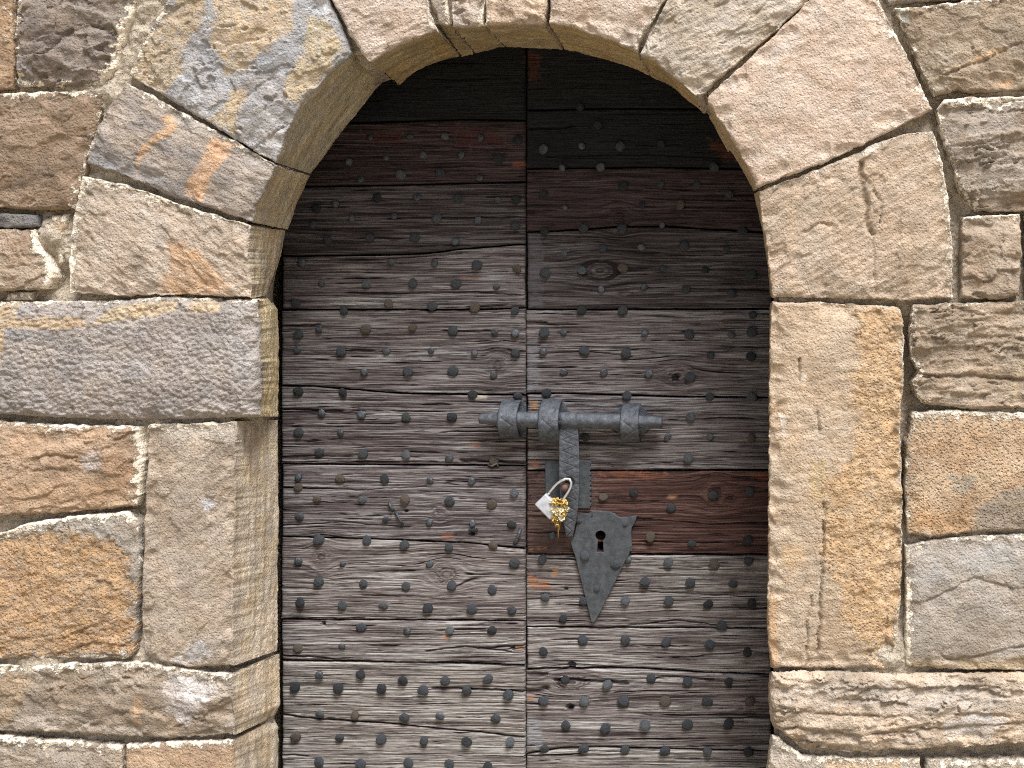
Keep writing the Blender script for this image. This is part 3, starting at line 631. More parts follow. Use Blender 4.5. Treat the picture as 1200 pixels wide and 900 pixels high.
stone(JB, arch, [(904, 354), (960, 354), (1010, 357), (1054, 360)], [(905, 783), (980, 783), (1041, 784)], [(902, 440), (901, 520), (901, 600), (900, 740)], [(1059, 375), (1059, 450), (1055, 500), (1058, 600), (1056, 700), (1050, 750)], (204, 176, 138), (188, 160, 122), 'smooth', 1.2, lime=(.45, .5, .4, .12), limew=8,
      rough_poly=[(1004, 362), (1052, 364), (1058, 450), (1054, 500), (1056, 700), (1046, 752), (1040, 782), (1024, 782), (1018, 755), (996, 740), (984, 725), (980, 690), (962, 640), (968, 590), (966, 560), (984, 545), (1000, 535), (1002, 480), (1000, 440), (1006, 420)], rough_col=(206, 158, 98),
      inner='L', back=[(903, 356), (902, 440), (902, 520), (901, 600), (900, 740), (903, 781)], cin=(206, 168, 110), label='tall jamb block with a broad crumbling ochre band',
      patches=[([(900, 690), (908, 690), (912, 782), (902, 782)], (216, 160, 96), 4), ([(916, 632), (940, 638), (944, 660), (930, 668), (918, 660)], (214, 168, 110), 5), ([(948, 540), (966, 540), (966, 600), (950, 585)], (206, 168, 104), 6), ([(914, 486), (922, 488), (921, 508), (916, 508)], (232, 222, 210), 3), ([(938, 440), (944, 440), (944, 447), (939, 447)], (232, 224, 214), 2)],
      grooves=[([(966, 590), (964, 640), (961, 700), (958, 766)], 1.4, .010), ([(951, 698), (946, 730), (945, 780)], 1.2, .008), ([(936, 421), (937, 444)], 1.2, .008), ([(958, 484), (959, 508)], 1.2, .007), ([(1039, 716), (1038, 778)], 1.6, .008)])
stone(JB, arch, [(904, 789), (940, 788), (1000, 790), (1060, 793), (1130, 792), (1210, 790), (1380, 790)], [(912, 858), (940, 880), (1000, 884), (1060, 881), (1200, 872), (1380, 872)], [(901, 815), (903, 845)], [(1382, 830)], (206, 180, 146), (178, 156, 126), 'layer', 1.35, 0, off=-.012, lime=(.3, .2, .15, .1), limew=10, round_r=.02,
      inner='L', back=[(902, 789), (901, 815), (903, 845), (910, 858)], cin=(202, 178, 142),
      patches=[([(910, 800), (1200, 796), (1200, 830), (1120, 832), (1080, 840), (1000, 826), (940, 824), (912, 826)], (196, 182, 164), 7, 4, .75), ([(1105, 842), (1150, 830), (1180, 842), (1160, 862), (1110, 864)], (200, 192, 182), 6)],
      grooves=[([(998, 817), (1020, 818), (1060, 822)], 2.2, .010), ([(905, 829), (950, 832), (1010, 836), (1090, 838)], 1.8, .007), ([(905, 850), (950, 852), (1000, 858), (1090, 852), (1200, 846)], 2.0, .008), ([(1080, 806), (1130, 804), (1170, 812)], 2, .008), ([(1002, 812), (1020, 804), (1050, 806)], 1.6, .007)])
stone(JB, arch, [(905, 862), (920, 870), (940, 886), (1000, 890), (1078, 890)], [(903, 985), (1080, 985)], [(901, 900)], [(1081, 930)], (204, 190, 170), (188, 172, 150), 'smooth', .9, lime=(.66, .4, .2, .3), limew=10,
      inner='L', back=[(903, 862), (899, 900), (901, 985)], cin=(204, 186, 160), patches=[([(960, 888), (1060, 890), (1050, 905), (975, 905)], (214, 170, 118), 5)])

# plainer courses outside the photograph's frame
fr = random.Random(5)
FC = [((186, 160, 124), (164, 138, 104)), ((172, 154, 132), (150, 132, 112)), ((196, 158, 110), (172, 134, 92)), ((166, 152, 136), (148, 134, 118)), ((200, 176, 146), (180, 156, 126))]
def filler(x0, x1, y0, y1):
    j = lambda: fr.uniform(-4, 4)
    c = fr.choice(FC)
    stone(SB, wall, [(x0 + j(), y0 + j()), ((x0 + x1) / 2, y0 + j()), (x1 + j(), y0 + j())], [(x0 + j(), y1 + j()), ((x0 + x1) / 2, y1 + j()), (x1 + j(), y1 + j())], [(x0 + j(), (y0 + y1) / 2)], [(x1 + j(), (y0 + y1) / 2)],
          c[0], c[1], fr.choice(['cleft', 'layer', 'chisel', 'rough']), .8, lime=MD, res=.009)
def course(xs, y0, y1):
    for a, b in zip(xs[:-1], xs[1:]): filler(a + 3, b - 3, y0 + 3, y1 - 3)
course([-520, -330, -126], -46, 104); course([-520, -290, -136], 106, 246); course([-520, -240, -108], 250, 342); course([-520, -360, -166], 352, 488)
course([-520, -300, -148], 494, 606); course([-520, -260, -116], 620, 774); course([-520, -330, -156], 780, 860); course([-520, -290, -146], 864, 978)
course([1334, 1460, 1700], -66, -12); course([1332, 1480, 1700], -8, 106); course([1316, 1500, 1700], 110, 250); course([1336, 1470, 1700], 252, 350); course([1346, 1520, 1700], 354, 480)
course([1316, 1450, 1700], 484, 622); course([1336, 1500, 1700], 626, 786); course([1386, 1540, 1700], 790, 874); course([1336, 1490, 1700], 890, 978)
course([-520, -350, -160, 20, 170, 330], -190, -50); course([-520, -300, -110, 60, 230, 420, 600, 760, 960, 1120, 1300, 1480, 1700], -330, -194); course([900, 1020, 1200, 1400, 1700], -190, -70)
course([-520, -330, -120, 60, 200, 322], 985, 1104); course([904, 1060, 1240, 1450, 1700], 985, 1104)

# ------------------------------------------------------------------ mortar and the core of the wall
OUT = [(327, 1110), (326, 880), (327, 800), (326, 700), (327, 600), (326, 490), (327, 400), (325, 350), (335, 270), (364, 206), (405, 150), (440, 106), (468, 96), (490, 83), (538, 65), (592, 55), (659, 58), (713, 70), (761, 88), (810, 121), (848, 163), (883, 224), (900, 310), (902, 440), (901, 600), (900, 740), (901, 880), (901, 1110)]
FRONT = [(274, 1110), (274, 860), (272, 790), (275, 495), (300, 489), (301, 351), (294, 348), (292, 264), (322, 194), (350, 123), (405, 68), (431, 73), (463, 54), (510, 34), (566, 29), (640, 27), (713, 45), (748, 60), (800, 98), (822, 112), (860, 168), (887, 220), (904, 350), (902, 440), (901, 783), (903, 850), (901, 1110)]
def outset(q, k):
    q = resample(np.array(q, float), 240); t = np.gradient(q, axis=0); t /= np.linalg.norm(t, axis=1)[:, None]
    return q + np.stack([t[:, 1], -t[:, 0]], 1) * k
def mortar_sheet():
    x = np.concatenate([np.arange(-540, -20, 8.0), np.arange(-20, 1220, 3.0), np.arange(1220, 1721, 8.0)]); y = np.concatenate([np.arange(-345, -20, 8.0), np.arange(-20, 920, 3.0), np.arange(920, 1112, 8.0)])
    X, Yp = np.meshgrid(x, y)
    P = np.stack([X.ravel(), Yp.ravel()], 1)
    W = np.stack([(P[:, 0] - 600) * MM, (GROUND_PX - P[:, 1]) * MM], 1)
    d = 0.032 - 0.020 * fbm(W[:, 0] * 6, W[:, 1] * 6, 4.4, 3) - 0.013 * fbm(W[:, 0] * 32, W[:, 1] * 32, 8.8, 5, 0.7)
    # where the joints are filled nearly flush, and where they are raked out
    for (cx, cy, r, a) in ((160, 40, 40, .024), (176, -10, 30, .02), (128, 110, 30, .02), (56, 275, 22, .022), (70, 330, 16, -.03), (110, 200, 30, .012), (195, 778, 30, .02), (960, 790, 90, .018), (1060, 780, 40, .02), (1150, 630, 50, .016), (1150, 482, 50, .02), (90, 345, 60, .012), (60, 104, 60, .02), (100, 862, 80, .016), (60, 776, 60, .02), (1066, 400, 30, -.035), (1064, 470, 40, -.03), (1060, 580, 40, -.02), (1100, 130, 16, -.02), (1116, 240, 30, -.02), (1082, 80, 40, -.02), (1058, 700, 40, -.015), (166, 560, 30, -.01), (164, 730, 30, -.012)):
        d = d - a * np.exp(-(((P[:, 0] - cx) ** 2 + (P[:, 1] - cy) ** 2) / (r * r)))
    V = np.stack([W[:, 0], d, W[:, 1]], 1)
    nx, ny = len(x), len(y)
    idx = np.arange(nx * ny).reshape(ny, nx)
    F = np.stack([idx[1:, :-1], idx[1:, 1:], idx[:-1, 1:], idx[:-1, :-1]], -1).reshape(-1, 4)
    cen = P[F].mean(1)
    hole = outset(FRONT, 9)
    F = F[~inside(cen, hole)]
    return V, F
mV, mF = mortar_sheet()
used = np.unique(mF); remap = np.full(len(mV), -1); remap[used] = np.arange(len(used))
mesh_np('mortar', mV[used], remap[mF], M_MORTAR, wall)
# mortar seen between the wedge stones, behind their inner faces
rows = [UA(outset(FRONT, 11), 0.026), UA(outset(FRONT, 9) * .55 + outset(OUT, 6) * .45, 0.12), UA(outset(OUT, 6), 0.235), UA(outset(OUT, 40), 0.254)]
V = np.vstack(rows); n = 240
F = np.vstack([np.stack([np.arange(n - 1) + j * n, np.arange(1, n) + j * n, np.arange(1, n) + (j + 1) * n, np.arange(n - 1) + (j + 1) * n], -1) for j in range(3)])
mesh_np('joint_mortar', V, F, M_MORTAR, arch)
def box_bm(bm, x0, x1, y0, y1, z0, z1):
    vs_ = [bm.verts.new(p) for p in ((x0, y0, z0), (x1, y0, z0), (x1, y1, z0), (x0, y1, z0), (x0, y0, z1), (x1, y0, z1), (x1, y1, z1), (x0, y1, z1))]
    for f in ((0, 3, 2, 1), (4, 5, 6, 7), (0, 1, 5, 4), (1, 2, 6, 5), (2, 3, 7, 6), (3, 0, 4, 7)): bm.faces.new([vs_[i] for i in f])
def bm_obj(name, bm, mat, parent=None, smooth=False, loc=None):
    bmesh.ops.recalc_face_normals(bm, faces=bm.faces)
    c = Vector(loc) if loc is not None else sum((v.co for v in bm.verts), Vector()) / max(1, len(bm.verts))
    for v in bm.verts: v.co -= c
    me = bpy.data.meshes.new(name); bm.to_mesh(me); bm.free()
    if smooth:
        for p in me.polygons: p.use_smooth = True
    me.materials.append(mat)
    ob = bpy.data.objects.new(name, me); C.objects.link(ob); ob.location = c
    if parent is not None: ob.parent = parent; ob.location = c - parent.location
    return ob
bm = bmesh.new()
xl, xr = (-540 - 600) * MM, (1720 - 600) * MM; zt = (GROUND_PX + 345) * MM
ol, orr, ot = -0.76, 0.76, 2.26
box_bm(bm, xl, ol, .10, .60, -.02, zt); box_bm(bm, orr, xr, .10, .60, -.02, zt); box_bm(bm, ol, orr, .10, .60, ot, zt)
box_bm(bm, ol, orr, .54, .60, -.02, ot)  # unseen slab across the doorway, added to stop light leaking in behind
bm_obj('wall_core_and_light_stop', bm, M_MORTAR, wall)
# ------------------------------------------------------------------ the door
YD = 0.35                                                  # face of the boards
dl = thing('door_leaf', 'left leaf of grey weathered wooden boards studded with iron nails', 'door leaf', tuple(U(472, GROUND_PX, YD) * np.array([1, 1, 0])))
dr = thing('door_leaf', 'right leaf of weathered wooden boards carrying the iron keyhole plate and one reddish board', 'door leaf', tuple(U(760, GROUND_PX, YD) * np.array([1, 1, 0])))

KNOTS = [  # x, y, radius, squash
    (583, 428, 7, .8), (376, 653, 8, .8), (515, 602, 5, .9), (524, 673, 9, 1.4), (726, 256, 8, .9), (703, 317, 8, 1.8), (838, 578, 9, .9), (856, 584, 5, 1.5), (794, 440, 7, 1.5), (670, 800, 8, 2.5)]
CRACKS = [  # polyline, half width px, depth m
    ([(507, 807), (560, 808), (616, 811)], 1.1, .012), ([(330, 885), (352, 885), (360, 886)], .9, .008), ([(330, 768), (370, 770), (400, 774)], .9, .008), ([(500, 763), (545, 757), (600, 764)], .9, .007),
    ([(617, 151), (660, 150), (672, 147)], 1.0, .010), ([(617, 128), (700, 127), (705, 129)], 1.0, .010), ([(650, 797), (680, 797), (716, 800), (735, 801)], 1.6, .014), ([(617, 790), (640, 791)], 2.4, .012), ([(617, 811), (634, 810), (640, 807)], 3.4, .012),
    ([(760, 797), (780, 793), (836, 797)], 1.3, .010), ([(617, 886), (660, 885), (680, 883)], .9, .008), ([(330, 382), (375, 380)], .9, .006), ([(330, 480), (372, 481)], .9, .006), ([(540, 540), (580, 541), (616, 544)], 1.6, .010), ([(420, 345), (560, 342), (610, 346)], .7, .005),
    ([(330, 571), (420, 574), (500, 570)], .7, .005), ([(617, 377), (640, 378)], 1.2, .008), ([(617, 405), (632, 405)], 1.2, .008), ([(560, 760), (600, 757), (616, 757)], 1.2, .008), ([(810, 770), (880, 763), (904, 766)], .9, .006), ([(617, 515), (700, 519), (780, 517)], .8, .005), ([(700, 738), (790, 727), (840, 733)], .8, .006),
    ([(350, 305), (450, 304), (540, 297)], .8, .006), ([(617, 415), (690, 412), (740, 418)], .7, .005), ([(330, 616), (400, 612), (480, 618)], .7, .005), ([(640, 183), (760, 181), (860, 186)], .9, .005), ([(640, 700), (760, 694), (890, 700)], .7, .004)]
HOLES = [(670, 780, 5.2, .03), (668, 829, 4.6, .03), (791, 443, 4.6, .022), (704, 627, 7.5, .035), (704, 641, 6.0, .035), (475.5, 599, 2.0, .02), (553.5, 626, 2.6, .02), (663, 690, 2.4, .014), (379, 731, 3.0, .012), (601, 760, 3, .012), (849, 790, 2, .012)]
CHIPS = [([(617, 274), (634, 274), (636, 320), (635, 361), (617, 361)], (104, 103, 108), 4), ([(617, 396), (628, 396), (634, 460), (617, 460)], (140, 140, 146), 5), ([(617, 842), (634, 845), (635, 876), (617, 878)], (160, 162, 168), 4), ([(617, 556), (700, 556), (690, 600), (672, 648), (617, 648)], (92, 76, 72), 14),   # stains of bare or reddish wood: outline, colour
    ([(519, 625), (532, 624), (533, 632), (518, 632)], (176, 120, 96), 2), ([(600, 190), (616, 190), (616, 195), (600, 195)], (186, 112, 78), 1.2), ([(617, 60), (634, 64), (632, 92), (617, 96)], (92, 46, 34), 6), ([(828, 160), (846, 168), (868, 192), (846, 186)], (112, 62, 40), 5),
    ([(425, 155), (470, 152), (470, 168), (430, 168)], (88, 46, 44), 8), ([(526, 150), (570, 150), (600, 172), (540, 172)], (84, 42, 46), 7), ([(619, 675), (642, 681), (648, 690), (622, 690)], (186, 122, 80), 3), ([(646, 668), (655, 664), (652, 675), (646, 676)], (206, 150, 98), 2), ([(618, 642), (640, 636), (655, 641), (650, 646), (620, 646)], (176, 124, 84), 3),
    ([(692, 552), (760, 553), (800, 558), (760, 560), (700, 558)], (150, 92, 64), 4), ([(620, 470), (630, 470), (631, 481), (622, 482)], (206, 158, 110), 1.5), ([(620, 540), (628, 539), (632, 546), (622, 547)], (170, 110, 76), 2), ([(520, 740), (526, 738), (524, 750), (518, 748)], (204, 150, 108), 2), ([(548, 520), (560, 518), (562, 523), (550, 523)], (176, 130, 104), 2),
    ([(540, 322), (566, 323), (560, 328), (540, 326)], (146, 104, 88), 2), ([(601, 756), (616, 756), (616, 760), (601, 761)], (186, 140, 104), 1.5), ([(618, 816), (626, 814), (626, 822), (618, 824)], (176, 126, 86), 2), ([(880, 556), (904, 557), (904, 566), (880, 560)], (160, 92, 62), 3), ([(785, 580), (796, 579), (792, 584), (782, 584)], (196, 150, 112), 1.5), ([(558, 460), (572, 461), (570, 468), (556, 468)], (214, 204, 186), 2)]

def grain_field(X, Z, sd):
    px = np.stack([(( (X - CAMX) * DC / (DC + YD) + CAMX) / MM + 600), GROUND_PX - ((Z - CAMZ) * DC / (DC + YD) + CAMZ) / MM], 1)
    x, z = px[:, 0], px[:, 1]
    zz = z + 2.4 * fbm(x / 150, z / 60, sd, 3) + 0.7 * fbm(x / 40, z / 18, sd + 5, 3)
    kn = np.zeros(len(x)); ring = np.zeros(len(x))
    for (kx, ky, kr, sq) in KNOTS:
        if abs(kx - x.mean()) > 260 or ky < z.min() - 40 or ky > z.max() + 40: continue
        dx, dz = (x - kx) / sq, z - ky
        r2 = dx * dx + dz * dz + 1e-6
        a2 = (kr * 1.6) ** 2
        out = dz * (1 - a2 / np.maximum(r2, a2))
        w = np.exp(-r2 / (kr * 5.5) ** 2)
        zz = zz + (out - dz) * np.maximum(w, 0)
        k = sstep(kr * 1.15, kr * .8, np.sqrt(r2)); kn = np.maximum(kn, k)
        ring = np.where(k > 0.01, np.sqrt(r2) * 1.7, ring)
    zz = zz * (1 - kn) + ring * kn
    xs = x
    g = 0.7 * perlin(xs / 95, zz / 2.2, sd) + 0.8 * perlin(xs / 55, zz / 1.3, sd + 3) + 0.35 * perlin(xs / 130, zz / 5.5, sd + 9)
    g = g / 1.15
    chk = sstep(0.46, 0.70, perlin(xs / 120, zz / 3.0, sd + 21) + 0.25 * perlin(xs / 14, zz / 2.6, sd + 8))     # drying checks along the grain
    return px, g, chk, kn

def wood_relief(sd, store, amp):
    def f(X, Z, e):
        px, g, chk, kn = grain_field(X, Z, sd)
        y = -amp * 0.0013 * g + amp * 0.0040 * chk - 0.004 * fbm(px[:, 0] / 140, px[:, 1] / 40, sd + 2, 2)
        y = y + 0.001 * fbm(px[:, 0] / 8, px[:, 1] / 5, sd + 30, 3)
        cr = np.zeros(len(X))
        for c, w, dpt in CRACKS:
            ys = [p[1] for p in c]
            if max(ys) < px[:, 1].min() - 5 or min(ys) > px[:, 1].max() + 5: continue
            q = px + np.stack([0 * X, 1.2 * fbm(px[:, 0] / 16, px[:, 1] / 30, 3.0, 3)], 1)
            d = seg_dist(q, c); m = np.exp(-(d / w) ** 2); y = y + dpt * m; cr = np.maximum(cr, m)
        for hx, hy, hr, hd in HOLES:
            d = np.hypot(px[:, 0] - hx, px[:, 1] - hy); y = y + hd * sstep(hr, hr * .72, d)
        store['g'] = np.clip(0.56 + 0.40 * g - 0.36 * chk - 0.15 * cr - 0.10 * kn, 0, 1); store['px'] = px; store['kn'] = kn
        return y
    return f

def plank(leaf, top, bot, x0, x1, mat, sd, amp=1.0, label=None, off=0.0, fine=True):
    st = {}
    def clipx(c):
        c = np.array(c, float); xs = np.linspace(x0, x1, 24)
        yy = np.interp(xs, c[:, 0], c[:, 1])
        return xs, yy
    xa, ya = clipx(top); xb, yb = clipx(bot)
    T = list(zip(xa, ya + 1.0)); B = list(zip(xb, yb - 1.0))
    V, F, info = patch(T, B, [], [], YD + off, 0.0042 if fine else .02, wood_relief(sd, st, amp), 0.006, {'*': dict(back=YD + .034, rows=3, amp=.001)}, 0.0012, sd, 0.0, res_v=0.0012 if fine else .006, jf=14)
    n = len(V); nf = info['nfront']
    g = np.full(n, 0.35); g[:nf] = st['g']
    px = st['px']; chip = np.zeros(n); tint = np.full((n, 3), .2)
    for poly, c, wob in CHIPS:
        ys = [p[1] for p in poly]
        if max(ys) < px[:, 1].min() - 12 or min(ys) > px[:, 1].max() + 12: continue
        w = blotch(px, poly, wob, 1.2, 2.0)
        w = w * (0.5 + 0.5 * st['g'])
        m = w > chip[:nf]
        chip[:nf] = np.where(m, w, chip[:nf]); tint[:nf][m] = lin(c) * WA
    ob = mesh_np('plank', V, F, mat, leaf, True, dict(grain=g, chip=chip, tint=tint))
    if label: ob['label'] = label
    return ob

BL = [  # seams of the left leaf, top to bottom
    [(330, 30), (616, 30)], [(330, 146), (480, 142), (540, 140), (616, 141)], [(330, 219), (460, 217), (616, 213)], [(330, 300), (450, 299), (500, 297), (550, 291), (616, 286)], [(330, 363), (480, 363), (540, 363), (616, 361)],
    [(330, 452), (370, 453), (420, 457), (470, 461), (520, 462), (616, 463)], [(330, 544), (616, 546)], [(330, 629), (400, 631), (440, 632), (510, 635), (545, 636), (580, 640), (616, 643)], [(330, 726), (616, 728)], [(330, 774), (450, 776), (560, 778), (616, 780)],
    [(330, 838), (370, 843), (450, 848), (510, 854), (560, 858), (600, 863), (616, 864)], [(330, 930), (616, 932)], [(330, 1010), (616, 1010)], [(330, 1092), (616, 1092)]]
BR = [
    [(616, 30), (906, 30)], [(616, 129), (700, 127), (906, 128)], [(616, 198), (700, 197), (760, 196), (860, 198), (906, 198)], [(616, 272), (660, 270), (720, 266), (780, 265), (820, 268), (906, 273)], [(616, 363), (906, 362)],
    [(616, 462), (660, 461), (720, 463), (790, 465), (906, 466)], [(616, 552), (906, 551)], [(616, 650), (906, 650)], [(616, 735), (906, 737)], [(616, 784), (700, 783), (750, 783), (820, 788), (906, 791)], [(616, 884), (660, 877), (700, 876), (906, 881)],
    [(616, 945), (906, 945)], [(616, 1022), (906, 1022)], [(616, 1092), (906, 1092)]]
ML = [M_CHAR, M_WOODDD, M_WOODD, M_WOOD, M_WOOD, M_WOOD, M_WOOD, M_WOODM, M_WOODM, M_WOODL, M_WOODL, M_WOODL, M_WOOD]  # darker upward: board tone plus arch shade painted into the wood
MR = [M_CHAR, M_CHAR, M_WOODDD, M_WOODD, M_WOOD, M_WOOD, M_WOODR, M_WOODM, M_WOODM, M_WOODM, M_WOODL, M_WOODL, M_WOOD]  # right leaf stays dark further down, its deeper shadow put into the colour
LBL = {('L', 0): 'charred top board, colour deepened for the shade under the arch', ('R', 0): 'charred top board, colour deepened for the shade under the arch', ('R', 1): 'blackened board with cracked skin, colour deepened for the arch shade', ('R', 6): 'reddish brown smoother board behind the lock', ('L', 9): 'pale grey board split along its grain'}
wr = random.Random(11)
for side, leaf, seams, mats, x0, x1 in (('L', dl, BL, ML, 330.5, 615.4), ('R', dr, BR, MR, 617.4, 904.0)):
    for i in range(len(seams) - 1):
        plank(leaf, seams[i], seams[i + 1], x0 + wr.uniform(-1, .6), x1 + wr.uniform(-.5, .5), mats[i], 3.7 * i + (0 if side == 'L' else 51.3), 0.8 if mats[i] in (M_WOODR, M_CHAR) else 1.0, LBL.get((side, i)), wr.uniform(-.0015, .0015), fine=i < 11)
    a = U(x0 - 8 if side == 'L' else x0 - 1, 20, YD); b = U(x1 + 1 if side == 'L' else x1 + 6, 1103, YD)
    bm = bmesh.new(); box_bm(bm, a[0], b[0], YD + .036, YD + .07, b[2], a[2])
    bm_obj('light_stop_backing', bm, M_CHAR, leaf)  # unseen dark layer, added so no light shows through the plank gaps

# ------------------------------------------------------------------ nails
NL = '''434,161,4 481,160,4 522,160,5 563,162,5 607,164,6.5 410,190,5 453,185,4 496,182,5 541,182,5 585,187,6.5 423,210,4.6 470,205,6.6 516,203,6.6 562,208,4.6 442,232,6.6 489,231,5.4 537,233,6 584,235,4.8 605,234,6.4 394,239,5 371,245,6 367,263,5.2 413,256,4.4 462,253,4.6 512,256,6.6 561,258,5 604,265,6
384,282,6.4 434,279,6 486,279,6.4 534,283,5.4 354,308,5.4 459,307,4.6 509,308,5 559,311,6.8 606,315,6 377,333,4.2 431,332,6 484,332,6.2 535,333,6.6 582,337,4.2 347,356,6 403,364,6.2 456,356,6 507,359,6.2 557,361,6.6 604,364,5.6 429,386,6.8 484,384,5.6 531,388,6.2 580,389,4.4 604,390,5.2 350,392,6 374,386,4.6 349,409,4.4 400,412,6.2 453,412,4.8 505,411,4.2 556,413,4.4 604,414,6 427,436,4.8 478,435,6.4 531,435,6.8 579,439,5 350,459,6.2 402,460,6 554,462,6 607,464,5.6 377,484,5 424,486,5.4 476,489,5.8 530,489,6.6
350,507,6.4 399,507,4.8 375,530,6 426,532,6 476,533,6 527,537,5.4 579,540,5.6 350,559,5 399,561,6.4 451,561,6 504,563,4.6 553,564,5 603,577,5.6 350,571,6 372,585,5.6 426,585,5.6 475,585,6.6 527,588,6.4 577,591,6.8 351,605,6.2 452,609,4.2 503,612,4.6 554,613,4.6 600,615,6 374,632,6.8 430,633,6.2 474,638,6.2 526,641,5.6 578,639,6.2 350,658,5.2 402,661,4.2 504,661,4.8 603,660,6.4 374,682,6.6 426,684,5.6 476,686,5.6 530,686,6.4 577,691,6.2 352,706,6.6 402,709,6.4 450,710,6 502,712,6.4 553,714,6.6 600,715,5.8
424,735,6.4 477,739,5.4 527,738,5.8 577,739,6 350,759,6 401,757,4.6 374,791,5.2 423,790,6 472,798,6.2 522,798,6 572,796,6.2 346,805,6.8 397,806,6.8 447,807,6.4 496,809,6.8 547,809,6.4 596,814,6.8 375,837,5.6 416,838,5.8 474,841,6 516,839,5.4 581,842,6 347,863,6.8 398,864,5.6 447,866,6.6 497,868,5.8 547,869,6.6 598,869,6 374,893,6.8 423,895,6.4 479,894,6.4 527,895,6.2 572,898,6'''
NR = '''637,175,6.4 682,171,4.6 727,172,6 775,169,5 659,197,4.8 704,196,5.8 837,196,6.4 700,147,5.6 680,126,5 730,218,6.6 774,216,5 817,217,5 855,228,5.6 637,228,6.2 662,244,4.2 752,240,5 797,240,6.4 684,267,6.4 729,268,6.6 776,264,4.2 638,271,5.6 870,270,6.4
661,297,5 707,291,5.2 752,290,4.8 802,288,6.4 852,292,5 639,320,6.8 682,317,6 730,314,6.6 777,314,5.2 827,316,5 880,321,6.6 705,339,4.8 755,337,4.8 804,339,6 857,344,5.8 682,364,6 730,364,6 882,369,5 638,390,6.8 660,389,4.8 756,390,4.6 808,392,6.4 857,393,4.8 881,389,6.8 637,412,4.8 685,411,6.4 734,414,6.6 833,416,5 880,418,6.4 661,436,4.8 708,437,4.8 760,438,5 809,442,6.4 641,461,6 735,464,6 832,465,5.4 881,465,6.6 809,489,6.2
783,512,5 832,512,5 881,513,6 807,537,6 707,582,5.6 742,577,6 836,581,6.6 879,576,6.2 787,595,6 762,629,6.8 811,637,5.2 876,633,6.6 636,655,5.8 783,659,6 837,661,6.8 877,658,6 736,656,5 756,682,6.4 809,683,6.2 859,684,5.8 639,700,5.8 684,704,5.8 733,703,5.6 784,704,6 830,708,6.2 881,707,6.2 647,628,4.6 686,512,5.6
660,725,5.4 846,733,6.4 683,750,6.8 733,750,6.2 781,752,6.2 832,755,6 876,764,6.4 637,763,5.6 663,796,5.4 712,802,6.2 763,795,6 806,798,6 854,799,5.6 637,821,6.6 685,821,6.4 731,821,7.6 780,821,7.2 829,822,6.8 879,822,6.8 663,850,6.8 710,853,7 756,849,7 806,849,6.8 854,848,7 638,877,5.6 684,877,6.8 733,878,5.6 779,880,7.2 829,880,6 877,881,6.4'''
NL2 = ' '.join(f'{x},{y},6' for y in (925, 958, 1000, 1040) for x in range(350, 610, 50))
NR2 = ' '.join(f'{x},{y},6' for y in (915, 950, 990, 1035) for x in range(640, 900, 48))
def nail_mesh(k, mat):
    r = random.Random(k); bm = bmesh.new()
    n = r.choice((9, 10, 12)); el = r.uniform(.86, 1.0)
    tilt = r.uniform(-.32, .32), r.uniform(-.32, .32)
    ph = r.random() * 6
    dome = r.uniform(.22, .5)
    rings = []
    for rad, h in ((1.0, .0), (1.02, .26), (.92, .37 + dome * .2), (.70, .41 + dome * .5), (.36, .41 + dome * .75)):
        ring = []
        for i in range(n):
            a = ph + i * 2 * math.pi / n
            q = rad * (1 + r.uniform(-.13, .13))
            x, z = q * math.cos(a), q * el * math.sin(a)
            ring.append(bm.verts.new((x, -(h + (x * tilt[0] + z * tilt[1]) * (h > .1) + r.uniform(-.04, .04) * (h > .1)), z)))
        rings.append(ring)
    for a, b in zip(rings[:-1], rings[1:]):
        for i in range(n): bm.faces.new((a[i], a[(i + 1) % n], b[(i + 1) % n], b[i]))
    bm.faces.new(rings[-1]); back = [bm.verts.new((v.co.x * .5, .9, v.co.z * .5)) for v in rings[0]]
    for i in range(n): bm.faces.new((rings[0][i], back[i], back[(i + 1) % n], rings[0][(i + 1) % n]))
    bmesh.ops.recalc_face_normals(bm, faces=bm.faces)
    me = bpy.data.meshes.new('nail'); bm.to_mesh(me); bm.free(); me.materials.append(mat)
    return me
NM = [nail_mesh(k, (M_NAIL, M_NAILK, M_NAIL, M_NAILP, M_NAIL, M_NAILK, M_NAIL, M_NAIL, M_NAILR, M_NAIL)[k % 10]) for k in range(20)]
NK = [nail_mesh(k + 40, M_NAILK) for k in range(7)]                 # nails under the arch: shade there put into a darker iron colour
nr = random.Random(3)
